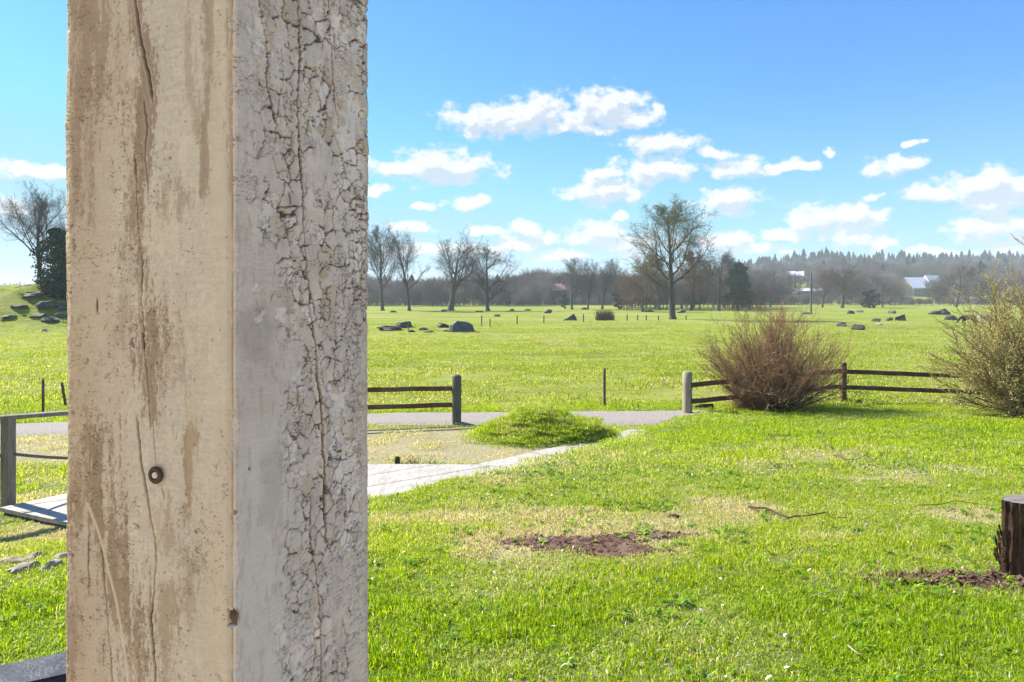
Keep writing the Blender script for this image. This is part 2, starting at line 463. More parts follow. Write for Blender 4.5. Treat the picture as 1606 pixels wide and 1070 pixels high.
def loft(name, pts, radii, mat, k=10, cap=True, squash=None, noise=0.0, seed=0, square=False):
    """one continuous tube through pts"""
    vs = []; fs = []; pts = [Vector(p) for p in pts]
    for i, p in enumerate(pts):
        d = (pts[min(i + 1, len(pts) - 1)] - pts[max(i - 1, 0)]).normalized()
        ref = Vector((0, 0, 1)) if abs(d.z) < .9 else Vector((0, 1, 0))
        u = d.cross(ref).normalized(); w = u.cross(d).normalized()
        for j in range(k):
            a = 2 * math.pi * j / k
            r = radii[i]
            if noise: r *= 1 + noise * (float(vnoise(np.array([j * 1.3]), np.array([i * .45]), seed)[0]) - .5)
            sq = squash or 1.0
            vs.append(p + u * math.cos(a) * r + w * math.sin(a) * r * sq)
    for i in range(len(pts) - 1):
        for j in range(k):
            fs.append((i * k + j, i * k + (j + 1) % k, (i + 1) * k + (j + 1) % k, (i + 1) * k + j))
    if cap:
        fs.append(tuple(range(k))[::-1]); fs.append(tuple((len(pts) - 1) * k + j for j in range(k)))
    me = mesh_np(name, vs, fs, mat)
    me.polygons.foreach_set('use_smooth', [len(p.vertices) == 4 for p in me.polygons])
    return me

def plank_mesh(name, a, b, w, h, mat, nseg=8, rough=0.004, seed=0, up=Vector((0, 0, 1)), wobble=0.0):
    """a sawn timber between two points; w across, h along up; slightly uneven, bevelled edges"""
    a = Vector(a); b = Vector(b); d = (b - a).normalized(); side = d.cross(up).normalized(); upv = side.cross(d).normalized()
    rr = random.Random(seed); vs = []; fs = []; bv = min(w, h) * 0.12
    prof = [(-w/2+bv, -h/2), (w/2-bv, -h/2), (w/2, -h/2+bv), (w/2, h/2-bv), (w/2-bv, h/2), (-w/2+bv, h/2), (-w/2, h/2-bv), (-w/2, -h/2+bv)]
    L = (b - a).length
    for i in range(nseg + 1):
        t = i / nseg; c = a.lerp(b, t) + upv * wobble * (rr.random() - .5) + side * wobble * (rr.random() - .5)
        for (x, y) in prof:
            vs.append(c + side * (x + rr.uniform(-rough, rough)) + upv * (y + rr.uniform(-rough, rough)))
    for i in range(nseg):
        for j in range(8): fs.append((i*8+j, i*8+(j+1) % 8, (i+1)*8+(j+1) % 8, (i+1)*8+j))
    fs.append(tuple(range(8))[::-1]); fs.append(tuple(nseg*8+j for j in range(8)))
    return mesh_np(name, vs, fs, mat)

def wood_mat(name, c1, c2, c3, rough=0.85, axis=(6, 6, 0.7), sc=4.0, bump=0.5, obj_=False):
    M = Mat(name, rough, 0.25)
    p = M.pos(axis, obj_)
    n = M.noise(p, sc, 7, 0.7, 0.6); n2 = M.noise(M.pos((1, 1, 1)), 3.0, 4); n3 = M.noise(p, sc * 5, 4, .6)
    c = M.mix(M.ramp(n, 0.3, 0.7), c1, c2); c = M.mix(M.ramp(n2, 0.45, 0.75, 0, .7), c, c3)
    c = M.mix(M.ramp(n3, .55, .7, 0, .6), c, tuple(x * .35 for x in c1))
    M.color(c); M.bump(n, bump, 0.01); return M.m
M_rail = wood_mat('rail_wood', (0.075, 0.032, 0.022), (0.13, 0.060, 0.040), (0.19, 0.12, 0.09), axis=(0.8, 5, 8))
M_post_dark = wood_mat('weathered_post', (0.075, 0.075, 0.06), (0.15, 0.145, 0.115), (0.10, 0.085, 0.06))
M_post_pale = wood_mat('pale_post', (0.24, 0.21, 0.15), (0.34, 0.30, 0.22), (0.20, 0.20, 0.14))
M_handrail = wood_mat('grey_handrail', (0.14, 0.12, 0.10), (0.27, 0.23, 0.19), (0.22, 0.17, 0.13))
M_stake = wood_mat('stake_wood', (0.08, 0.065, 0.045), (0.15, 0.12, 0.085), (0.10, 0.09, 0.06))
M_bark = wood_mat('tree_bark', (0.045, 0.040, 0.036), (0.085, 0.078, 0.068), (0.06, 0.062, 0.045), axis=(3, 3, .6), sc=2)
M_twig = wood_mat('twig_bark', (0.09, 0.075, 0.06), (0.14, 0.12, 0.10), (0.12, 0.10, 0.08), sc=1)
M_twig_dark = wood_mat('dark_twig_bark', (0.075, 0.062, 0.058), (0.13, 0.11, 0.10), (0.10, 0.085, 0.07), sc=1)
M_twig_green = wood_mat('budding_twig', (0.12, 0.12, 0.055), (0.17, 0.16, 0.09), (0.13, 0.11, 0.08), sc=1)
M_twig_brown = wood_mat('brown_leafy_twig', (0.15, 0.085, 0.045), (0.20, 0.125, 0.07), (0.12, 0.085, 0.06), sc=1)
M_twig_purple = wood_mat('purple_brown_twig', (0.105, 0.070, 0.066), (0.16, 0.115, 0.105), (0.12, 0.09, 0.07), sc=.3)
M_shrub_red = wood_mat('red_brown_shrub_twig', (0.20, 0.100, 0.058), (0.40, 0.235, 0.130), (0.34, 0.27, 0.14), sc=1.6)
M_shrub_old = wood_mat('old_shrub_stem', (0.035, 0.025, 0.02), (0.08, 0.06, 0.045), (0.06, 0.05, 0.03), sc=2)
M_shrub_yel = wood_mat('yellow_shrub_twig', (0.26, 0.20, 0.07), (0.44, 0.36, 0.14), (0.32, 0.29, 0.09), sc=1.6)

# ------------------------------------------------------------------ the veranda post
POST_W = 0.2008; TH = math.radians(21.95)
PC = Vector((-0.2356, 0.62)); DL = Vector((-math.cos(TH), math.sin(TH))); DR = Vector((math.sin(TH), math.cos(TH)))
NL = Vector((-math.sin(TH), -math.cos(TH))); NR = Vector((math.cos(TH), -math.sin(TH)))
def on_face(px, py, dirv):
    """where the sight line through a photo pixel meets one face of the post: (distance from the corner, height)"""
    k = (px - CX) / F
    s = (k * PC.y - PC.x) / (dirv.x - k * dirv.y); d = PC.y + s * dirv.y
    return s, CZ - (py - HY) / F * d

def pline_dist(Sg, Zg, pts):
    best = np.full(Sg.shape, 9.0); tt = np.zeros(Sg.shape)
    for i in range(len(pts) - 1):
        ax, ay = pts[i]; bx, by = pts[i + 1]; vx, vy = bx - ax, by - ay
        t = np.clip(((Sg - ax) * vx + (Zg - ay) * vy) / (vx * vx + vy * vy), 0, 1)
        d = np.hypot(Sg - ax - t * vx, Zg - ay - t * vy)
        tt = np.where(d < best, i + t, tt); best = np.minimum(best, d)
    return best, tt

def lerp3(c, col, f):
    f = f[..., None]; return c * (1 - f) + np.array(col) * f

def post_face(which):
    dirv, nv = (DL, NL) if which == 'L' else (DR, NR)
    ns = 300 if which == 'L' else 240
    s = np.linspace(0, POST_W, ns); z = np.concatenate([np.linspace(0.9, 2.32, 12), np.linspace(2.33, 3.17, 1180), np.linspace(3.2, 3.9, 6)])
    Sg, Zg = np.meshgrid(s, z)
    h = np.zeros_like(Sg)
    def R(px, py): return on_face(px, py, dirv)
    def blob(px, py, rx, ry, wob=.35, seed=0, fr=60):
        s0, z0 = R(px, py); s1, _ = R(px + rx, py); rs = abs(s1 - s0); rz = ry / F * (PC.y + s0 * dirv.y)
        r = np.hypot((Sg - s0) / rs, (Zg - z0) / rz)
        return 1 - r + wob * 2 * (fbm(Sg * fr, Zg * fr, 4, seed) - .5)
    wx = Sg + 0.0035 * (fbm(Sg * 130, Zg * 90, 4, 1) - .5) * 2; wz = Zg + 0.0035 * (fbm(Sg * 110, Zg * 130, 4, 2) - .5) * 2
    jag = 0.0018 * (fbm(Sg * 500, Zg * 500, 3, 61) - .5) * 2
    wx = wx + jag; wz = wz + jag
    macro = fbm(Sg * 16, Zg * 5, 4, 40); streak = fbm(Sg * 90, Zg * 7, 4, 41); fine = fbm(Sg * 420, Zg * 420, 3, 42)
    hair = fbm(Sg * 60, Zg * 700, 3, 43)
    if which == 'R':
        ub = Sg / POST_W; y01 = (Zg - 2.42) / 0.75
        base = np.array([0.515, 0.465, 0.430])
        c = np.ones(Sg.shape + (3,)) * base
        c *= (0.90 + 0.20 * macro + 0.22 * (streak - .5) + 0.20 * (fine - .5) + .16 * (hair - .5))[..., None]
        # lower part a cooler lavender grey, upper part warmer
        cool = sstep(0.55, 0.1, y01 + .3 * (macro - .5))
        c = lerp3(c, [0.53, 0.50, 0.49], 0.55 * cool * sstep(.7, .3, ub))
        c = lerp3(c, [0.30, 0.27, 0.245], 0.75 * sstep(-.1, .5, blob(405, 520, 38, 58, .3, 51, 50)) * (0.5 + .6 * streak))
        c = lerp3(c, [0.36, 0.33, 0.28], 0.5 * sstep(-.1, .6, blob(410, 610, 45, 70, .4, 52, 50)) * streak)
        c = lerp3(c, [0.33, 0.32, 0.27], 0.5 * sstep(-.1, .6, blob(425, 760, 22, 70, .4, 53, 50)))
        # where the paint has alligatored
        zone = sstep(0.04, .24, ub - .12 * sstep(.55, .40, y01) + .24 * (fbm(Sg * 18, Zg * 8, 3, 31) - .5)) * (0.80 + .20 * sstep(.3, .6, y01))
        smooth_low = sstep(0.36, 0.22, ub + .15 * (macro - .5)) * sstep(0.62, 0.55, y01)
        smooth_top = sstep(0.09, 0.03, ub)
        zone = zone * (1 - .75 * sstep(.84, .93, ub) * sstep(.5, .3, y01)); zone = zone * (1 - .92 * smooth_low) * (1 - smooth_top)
        calm = sstep(.60, .72, fbm(Sg * 26, Zg * 12, 3, 77)); zone = zone * (1 - .8 * calm)
        # big plates
        f1, f2, idv, dx, dy = worley(wx / 0.0180, wz / 0.0190, 3, 1.0)
        e = (f2 - f1)
        g1, g2, idg, gx, gy = worley(wx / 0.0075, wz / 0.0062 + .3 * idv, 9, .9)
        eg = g2 - g1
        h1, h2, idh, hx, hy = worley(wx / 0.018, wz / 0.0040, 15, .9)
        eh = h2 - h1
        onoff = fbm(Sg * 55, Zg * 55, 3, 71); onoff2 = fbm(Sg * 70, Zg * 50, 3, 72)
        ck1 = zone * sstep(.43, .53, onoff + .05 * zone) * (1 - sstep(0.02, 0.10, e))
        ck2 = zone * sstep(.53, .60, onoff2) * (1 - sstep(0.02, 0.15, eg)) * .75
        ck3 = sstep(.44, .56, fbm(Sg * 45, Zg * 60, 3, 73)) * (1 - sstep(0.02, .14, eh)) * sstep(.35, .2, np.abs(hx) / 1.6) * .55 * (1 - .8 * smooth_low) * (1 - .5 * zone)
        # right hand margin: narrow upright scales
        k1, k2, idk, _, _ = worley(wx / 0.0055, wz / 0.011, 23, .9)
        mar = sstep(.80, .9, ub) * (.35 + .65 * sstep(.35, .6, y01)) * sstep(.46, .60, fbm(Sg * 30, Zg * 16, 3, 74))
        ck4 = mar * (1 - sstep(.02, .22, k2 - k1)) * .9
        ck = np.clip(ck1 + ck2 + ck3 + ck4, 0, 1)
        # lifted, tilted plates
        ta = idv * 2 * np.pi * 3.7; tilt = (np.cos(ta) * dx + np.sin(ta) * dy)
        lift = zone * (0.0010 * (idv - .3) + 0.0020 * tilt * sstep(.45, .95, idv) + 0.0010 * np.clip(f1 - .25, 0, 1) ** 1.2)
        h += .75 * lift * (1 - .6 * calm)
        h += zone * 0.0003 * (idg - .5)
        h -= 0.0030 * ck
        # long splits running the height of the post
        def split(pts, w, dep, seed):
            nonlocal h, c
            P = [R(*p) for p in pts]
            d, t = pline_dist(Sg + .0030 * (fbm(Sg * 10, Zg * 60, 4, seed) - .5) + .002 * (vnoise(Sg * 0, Zg * 300, seed) - .5), Zg, P)
            ww = w * (.35 + 1.3 * fbm(Sg * 0, Zg * 28, 3, seed + 3))
            m = 1 - sstep(ww * .4, ww, d); h -= dep * m
            c = lerp3(c, [0.030, .022, .018], np.clip(m * 1.4, 0, 1))
            h += .0010 * np.exp(-((d - ww * 1.6) / .0015) ** 2)
        split([(466, -30), (470, 90), (466, 180), (474, 290), (478, 400), (486, 470), (496, 560), (504, 650), (508, 740), (511, 850)], .0022, .005, 91)
        split([(486, 780), (487, 850), (500, 930), (503, 1000), (505, 1110)], .0020, .005, 92)
        split([(398, -30), (420, 60), (418, 130), (432, 190)], .0018, .004, 93)
        split([(512, -30), (518, 60), (524, 150), (536, 250), (548, 300)], .0014, .003, 94)
        # missing flakes: clean pale undercoat, a little lower
        bare = np.zeros_like(Sg)
        for i, (px, py, rx, ry) in enumerate([(540, 730, 17, 42), (553, 795, 9, 32), (535, 690, 16, 22), (470, 600, 10, 20), (458, 708, 9, 22), (470, 735, 7, 13),
              (440, 490, 6, 14), (462, 500, 6, 16), (412, 496, 8, 8), (405, 452, 7, 9), (470, 880, 14, 12), (535, 855, 9, 16), (460, 1040, 12, 25), (492, 985, 9, 22),
              (528, 640, 10, 26), (548, 230, 15, 90), (500, 190, 10, 26), (425, 340, 15, 28), (530, 50, 15, 35), (410, 55, 14, 30), (552, 390, 9, 60), (440, 1000, 8, 26), (515, 600, 6, 22), (495, 30, 9, 20)]):
            s0, z0 = R(px, py); s1, _ = R(px + rx * 1.1, py); rs = abs(s1 - s0); rz = ry * 1.1 / F * (PC.y + s0 * dirv.y)
            qs = wx - gx * .0075 * .8; qz = wz - gy * .0062 * .8      # whole small scales have dropped off
            b = 1 - np.hypot((qs - s0) / rs, (qz - z0) / rz) + .16 + .70 * (idg - .5) + .35 * (fbm(Sg * 260, Zg * 260, 3, 207 + i) - .5)
            m = sstep(.10, .16, b); bare = np.maximum(bare, m)
            edge = np.exp(-((b - .08) / .07) ** 2); h += .0013 * edge; c = lerp3(c, [.12, .09, .07], .55 * np.exp(-((b - .15) / .035) ** 2) * sstep(.45, .6, fbm(Sg * 90, Zg * 90, 2, 208)))
        sp = sstep(.90, .93, idv) * zone * (e > .03); bare = np.maximum(bare, sp * .8)
        h -= .0014 * bare
        c = lerp3(c, [0.64, 0.605, 0.585], bare * .80)
        # some plates stained tan, or greyer
        c = lerp3(c, [0.42, 0.345, 0.26], zone * sstep(.90, .92, _hash(np.floor(idv * 9999), np.floor(idv * 777), 5)) * .55)
        c = c * (1 + .16 * zone * (idv - .5))[..., None]
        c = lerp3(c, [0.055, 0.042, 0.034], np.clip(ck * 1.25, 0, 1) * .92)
        c = lerp3(c, [0.30, 0.27, .22], .35 * sstep(.58, .75, fbm(Sg * 200, Zg * 60, 4, 87)))
        # small holes
        for (px, py, r) in [(462, 915, .0030), (392, 735, .0016), (369, 970, .0075), (370, 804, .0018)]:
            s0, z0 = R(px, py); d = np.hypot(Sg - s0, Zg - z0); m = 1 - sstep(r * .6, r, d); h -= .006 * m; c = lerp3(c, [.04, .03, .025], m)
        h += .00016 * (hair - .5) * 2 + .0003 * (fine - .5)
    else:
        ub = Sg / POST_W        # 0 at the corner, 1 at the left silhouette
        y01 = (Zg - 2.42) / 0.75
        speck = fbm(Sg * 380, Zg * 210, 4, 34, .8); mid = fbm(Sg * 60, Zg * 34, 5, 35, .6); up = fbm(Sg * 40, Zg * 6, 4, 36)
        cream = np.array([0.63, 0.555, 0.45])
        c = np.ones(Sg.shape + (3,)) * cream
        c *= (0.87 + .22 * (macro - .5) + .22 * (fine - .5) + .16 * (hair - .5) + .20 * (speck - .5))[..., None]
        gray = sstep(.50, .66, fbm(Sg * 34, Zg * 9, 5, 338, .6)); c = lerp3(c, [.50, .43, .33], .45 * gray)
        # far side of the face browner and rougher
        c = lerp3(c, [0.43, 0.315, 0.215], .70 * sstep(.50, .95, ub + .5 * (fbm(Sg * 25, Zg * 6, 4, 33) - .5)))
        # stains: upright brown zones either side of the long crack, breaking up into specks
        def stain(pts, w, col, amt, seed, gr=.55):
            nonlocal c
            P = [R(*p) for p in pts]; d, t = pline_dist(Sg, Zg, P)
            q = .72 - d / w * .95 + 2.5 * (fbm(Sg * 120, Zg * 17, 5, seed, .66) - .5) + (1.0 + gr * 1.7) * (speck - .5)
            c = lerp3(c, [col[0] * .70, col[1] * .67, col[2] * .64], sstep(.05, .62, q) * amt)
            h[:] = h - .00035 * sstep(.05, .62, q)
        stain([(200, -30), (225, 120), (220, 250), (215, 330), (228, 430), (232, 560), (240, 640)], .024, [0.36, 0.255, 0.165], .80, 301)
        stain([(120, -30), (150, 60), (120, 200), (125, 330)], .034, [0.37, 0.27, 0.18], .62, 302)
        stain([(195, 140), (205, 210)], .022, [0.38, 0.29, 0.20], .6, 303)
        stain([(320, -30), (328, 120), (316, 300)], .011, [0.42, 0.335, 0.23], .80, 304, .3)
        stain([(290, 10), (300, 160), (306, 200)], .010, [0.45, 0.36, 0.25], .5, 305)
        stain([(298, 690), (300, 760), (292, 800)], .016, [0.41, 0.30, 0.19], .85, 306)
        stain([(160, 690), (150, 800), (180, 860), (200, 960), (215, 1100)], .034, [0.36, 0.25, 0.155], .78, 307)
        stain([(250, 820), (300, 890), (290, 960)], .024, [0.43, 0.33, 0.21], .55, 308, .9)
        stain([(262, 940), (250, 1100)], .018, [0.40, 0.31, 0.19], .6, 309, .8)
        stain([(250, 480), (275, 600)], .026, [0.47, 0.36, 0.26], .55, 310, .8)
        stain([(200, 400), (205, 440), (190, 520)], .016, [0.42, 0.33, 0.22], .5, 311)
        stain([(270, 290), (262, 330), (292, 310)], .016, [0.44, 0.35, 0.25], .6, 312, 1.0)
        stain([(360, -30), (362, 300)], .006, [0.45, 0.33, 0.21], .8, 313, .3)
        stain([(112, 420), (112, 700), (115, 1100)], .012, [0.42, 0.30, 0.20], .6, 314)
        # worn lighter rubs
        c = lerp3(c, [0.66, 0.555, 0.42], .35 * sstep(.60, .72, mid) * (1 - sstep(.55, .8, ub) * .5))
        c = lerp3(c, [0.50, 0.41, 0.27], .35 * sstep(.56, .72, up))
        # knot
        kb = blob(155, 140, 30, 46, .5, 320, 90)
        kk = sstep(.0, .5, kb); ks, kz = R(152, 138)
        rr = np.hypot((Sg - ks) / .016, (Zg - kz) / .026)
        h += .0012 * kk * (fbm(Sg * 190, Zg * 190, 4, 321) - .5) * 2.2 + .0006 * kk * np.sin(rr * 24 + 4 * fbm(Sg * 90, Zg * 90, 3, 322))
        c = lerp3(c, [0.33, 0.26, 0.18], kk * sstep(.55, .7, fbm(Sg * 170, Zg * 170, 4, 323)) * .8)
        # short horizontal checks
        a1, a2, ida, ax, ay = worley(wx / 0.0085, wz / 0.0034, 41, .9)
        ea = a2 - a1
        chk = (1 - sstep(.02, .15, ea)) * sstep(.38, .15, np.abs(ax))
        zonec = np.clip(.25 + sstep(.50, .62, fbm(Sg * 24, Zg * 12, 4, 44)) + .55 * sstep(.80, .92, ub), 0, 1)
        for (px, py, rx, ry, w) in [(190, 190, 32, 50, .9), (175, 870, 45, 90, 1), (170, 780, 30, 60, .8), (205, 230, 22, 30, 1), (225, 1000, 60, 70, .8), (120, 180, 18, 190, .7), (250, 560, 40, 90, .6), (310, 900, 30, 60, .5)]:
            zonec = np.maximum(zonec, w * sstep(-.2, .5, blob(px, py, rx, ry, .4, int(px), 60)))
        chk = chk * zonec * sstep(.36, .50, fbm(Sg * 120, Zg * 120, 3, 45))
        h -= .0016 * chk; c = lerp3(c, [0.13, 0.08, 0.05], chk * .85)
        # tiny pits
        b1, b2, idb, bx, by = worley(Sg / .0065, Zg / .0065, 55, .95)
        pit = (idb > .955) * (1 - sstep(.07, .14, b1)); h -= .0014 * pit; c = lerp3(c, [.14, .09, .06], pit * .9)
        # long cracks
        def split(pts, w, dep, seed, col=(0.045, .028, .02), lip=.6):
            nonlocal h, c
            P = [R(*p) for p in pts]
            d, t = pline_dist(Sg + .0034 * (fbm(Sg * 5, Zg * 45, 4, seed) - .5) + .0008 * (vnoise(Sg * 0, Zg * 260, seed) - .5), Zg, P)
            endt = sstep(0, .25, t) * sstep(len(P) - 1, len(P) - 1.3, t)
            ww = w * (.25 + 1.5 * fbm(Sg * 0, Zg * 24, 3, seed + 3)) * (.3 + .7 * endt)
            m = 1 - sstep(ww * .45, ww, d); h -= dep * 1.2 * m; c = lerp3(c, list(col), np.clip(m * 1.3, 0, 1))
            lp = np.exp(-((d - ww * 1.5) / .0011) ** 2) * lip
            h += .0009 * lp; c = lerp3(c, [.66, .55, .42], .35 * lp)
        split([(205, -40), (213, 10), (222, 70), (232, 115), (240, 160)], .0017, .006, 401)
        split([(224, 150), (230, 200), (228, 250), (234, 312)], .0011, .004, 402)
        split([(210, 240), (214, 300), (216, 350), (222, 400), (224, 430)], .0012, .004, 403)
        split([(224, 395), (222, 470), (226, 540), (232, 610), (236, 660)], .0013, .004, 404)
        split([(217, 430), (222, 520), (228, 560)], .0008, .002, 414)
        split([(214, 650), (221, 720), (231, 780), (243, 840), (247, 890)], .0012, .004, 405)
        split([(240, 650), (245, 730)], .0008, .002, 406)
        split([(246, 880), (240, 940), (236, 970), (242, 1030), (245, 1110)], .0014, .005, 407)
        split([(254, 762), (258, 785)], .0007, .0015, 408)
        # pale glued seam low on the left and its dark partner
        P = [R(*p) for p in [(140, 790), (160, 850), (180, 930), (195, 1010), (207, 1110)]]
        d, t = pline_dist(Sg + .002 * (fbm(Sg * 5, Zg * 60, 4, 409) - .5), Zg, P)
        m = 1 - sstep(.0008, .0022, d); h += .0014 * m; c = lerp3(c, [.64, .54, .40], m * .85)
        split([(158, 845), (165, 930), (172, 1010), (178, 1110)], .0009, .003, 410, lip=.2)
        split([(140, 820), (140, 935)], .0011, .002, 411, lip=0)
        split([(152, 468), (152, 492)], .0013, .002, 412, lip=0)
        # torn hole at the corner
        s0, z0 = R(362, 970)
        r = np.hypot((Sg - s0 + .001) / .0060, (Zg - z0) / .0085) + .9 * (fbm(Sg * 260, Zg * 200, 3, 413) - .5)
        m = 1 - sstep(.75, 1.0, r); h -= .007 * m; c = lerp3(c, [0.075, 0.035, 0.022], m)
        # yellowed strip beside the joint
        c = lerp3(c, [0.60, 0.50, .36], .30 * sstep(.10, .03, np.abs(ub - .07)))
        c = lerp3(c, [0.30, 0.20, 0.12], .85 * sstep(.016, .006, ub) + .25 * sstep(.05, .02, ub))
        # dark notches down the outer edge
        no = sstep(.975, .99, ub) * sstep(.60, .66, vnoise(Zg * 0, Zg * 26, 417)); c = lerp3(c, [.05, .03, .025], no)
        h -= .003 * no
        h += .00022 * (hair - .5) * 2 + .0004 * (fine - .5) + .0007 * (mid - .5)
    # rounded arrises, slightly wavy along their length
    r = .0035
    for edge in (Sg, POST_W - Sg):
        h -= .0045 * (1 - sstep(0, 1.0, edge / r)) ** 1.5
    nick = np.clip(fbm(Sg * 0, Zg * 30, 4, 510, .65) - .5, 0, 1) * 2.2
    h -= .0060 * nick * sstep(.0075, 0, Sg)
    h -= .0016 * sstep(.94, 1.0, ub) * (1 + fbm(Sg * 0, Zg * 20, 3, 500))
    Sw = Sg + (.0048 * (fbm(Sg * 0, Zg * 9, 4, 501) - .5) + .0018 * (fbm(Sg * 0, Zg * 110, 3, 502) - .5)) * sstep(.9, 1, ub)
    Sw = Sw + (.0075 if which == 'L' else .0105) * sstep(.80, 1, ub)
    X = PC.x + Sw * dirv.x + h * nv.x; Y = PC.y + Sw * dirv.y + h * nv.y
    v = np.stack([X, Y, Zg], -1).reshape(-1, 3)
    n, m = len(s), len(z)
    i = np.arange(m - 1)[:, None] * n + np.arange(n - 1)[None]
    f = np.stack([i, i + 1, i + n + 1, i + n], -1).reshape(-1, 4)
    if which == 'L': f = f[:, ::-1]
    return v, f, np.clip(c, 0.01, .85).reshape(-1, 3), h, s, z

M = Mat('old_post_paint', 0.72, 0.25)
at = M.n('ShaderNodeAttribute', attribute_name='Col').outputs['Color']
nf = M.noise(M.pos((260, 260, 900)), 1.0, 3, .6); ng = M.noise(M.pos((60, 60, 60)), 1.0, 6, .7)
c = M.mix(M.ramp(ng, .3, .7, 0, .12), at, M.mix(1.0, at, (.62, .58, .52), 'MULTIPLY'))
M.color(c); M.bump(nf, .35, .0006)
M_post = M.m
M_core = wood_mat('post_core_wood', (0.10, 0.065, 0.045), (0.16, 0.11, 0.075), (0.08, 0.05, 0.035))
post = empty('veranda_post', (PC.x, PC.y, 0.9))
tag(post, 'thick square timber post with peeling cream and grey paint, close in front of the garden', 'post')
def localise(v): return v - np.array([PC.x, PC.y, 0.9])
facedata = {}
for w_, nm, lb in (('L', 'painted_face', 'stained cream painted face with long cracks'), ('R', 'painted_face', 'grey face with cracked and flaking paint')):
    v, f, c, h, s, z = post_face(w_)
    facedata[w_] = (h, s, z)
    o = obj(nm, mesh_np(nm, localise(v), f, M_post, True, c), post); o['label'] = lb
# solid timber behind the two faces
def prism(name, quad, z0, z1, mat, parent=None, inset=0):
    vs = [(x, y, z0) for x, y in quad] + [(x, y, z1) for x, y in quad]; n = len(quad)
    fs = [tuple(range(n))[::-1], tuple(range(n, 2 * n))] + [(i, (i + 1) % n, n + (i + 1) % n, n + i) for i in range(n)]
    return mesh_np(name, vs, fs, mat)
q = [(.007, .007), (POST_W - .001, .007), (POST_W - .001, POST_W - .001), (.007, POST_W - .001)]
qq = [tuple(DR * a + DL * b) for a, b in q]
obj('timber_core', prism('timber_core', qq, 0, 3.0, M_core), post)
M = Mat('rusty_iron', 0.6, 0.4); M.bsdf.inputs['Metallic'].default_value = .35
n = M.noise(M.pos((300, 300, 300)), 1, 4); M.color(M.mix(n, (0.035, 0.025, 0.02), (0.11, 0.055, 0.035))); M.bump(n, .5, .001)
M_iron = M.m
# iron ring of an eye bolt
s0, z0 = on_face(249, 744, DL)
pc = PC + DL * s0
def ring_mesh(R1, r, k=28, m=10):
    vs = []; fs = []
    for i in range(k):
        a = 2 * math.pi * i / k
        for j in range(m):
            b = 2 * math.pi * j / m; rr = R1 + r * math.cos(b)
            vs.append((rr * math.cos(a), r * math.sin(b), rr * math.sin(a)))
            fs.append((i*m+j, i*m+(j+1) % m, ((i+1) % k)*m+(j+1) % m, ((i+1) % k)*m+j))
    return mesh_np('eye_ring', vs, fs, M_iron, True)
ro = obj('eye_ring', ring_mesh(.0057, .0021), post, loc=(pc.x - PC.x + NL.x * .0035, pc.y - PC.y + NL.y * .0035, z0 - .9), rot=(0, 0, -TH + math.pi))
M = Mat('pale_paint_plug', .7, .3); M.color((.55, .50, .46)); M_plug = M.m
bm = loft('bolt_head', [(0, 0, 0), (0, -.004, 0)], [.0034, .0028], M_plug, 12)
obj('bolt_head', bm, post, loc=(pc.x - PC.x + NL.x * .001, pc.y - PC.y + NL.y * .001, z0 - .9), rot=(0, 0, -TH))
# splinters of red brown wood in the torn hole
s0, z0 = on_face(364, 968, DL); pc = PC + DL * s0
for i in range(5):
    dx = (i - 2) * .0013
    me = loft('splinter', [(0, 0, -.006 + .001 * i), (.0004, -.0012, 0), (0, 0, .005 + .0012 * (i % 3))], [.0007, .0012, .0003], M_core, 5)
    obj('splinter', me, post, loc=(pc.x - PC.x + DL.x * dx - NL.x * .0015, pc.y - PC.y + DL.y * dx - NL.y * .0015, z0 - .9))
# curled paint flakes standing off the grey face
def flake_mesh(seed):
    rr = random.Random(seed); k = 9; out = []
    ang = [2 * math.pi * (i + rr.uniform(-.3, .3)) / k for i in range(k)]
    rad = [rr.uniform(.40, 1.2) for _ in range(k)]
    vs = []; fs = []
    curl = rr.uniform(.25, .5)
    def P(a, r, off):
        x = r * math.cos(a); y = r * math.sin(a) * .75
        return (x, y, curl * max(0, x + .5) ** 2 * .8 + off)
    vs.append((0, 0, curl * .2)); 
    for a, r in zip(ang, rad): vs.append(P(a, r * .6, 0))
    for a, r in zip(ang, rad): vs.append(P(a, r, 0))
    for a, r in zip(ang, rad): vs.append(P(a, r, -.10))
    for i in range(k):
        j = (i + 1) % k
        fs += [(0, 1 + i, 1 + j), (1 + i, 1 + k + i, 1 + k + j, 1 + j), (1 + k + i, 1 + 2*k + i, 1 + 2*k + j, 1 + k + j)]
    fs.append(tuple(1 + 2*k + i for i in range(k))[::-1])
    return np.array(vs), fs
M = Mat('paint_flake', .72, .25)
n = M.noise(M.pos((300, 300, 300)), 1, 4); oi = M.n('ShaderNodeObjectInfo').outputs['Random']
M.color(M.mix(M.ramp(oi, .88, .9), M.mix(n, (.40, .36, .335), (.47, .43, .40)), (.40, .335, .265))); M_flake = M.m
fl = [mesh_np('paint_flake', *flake_mesh(i), M_flake) for i in range(7)]
fh, fs_, fz_ = facedata['R']
rr = random.Random(5)
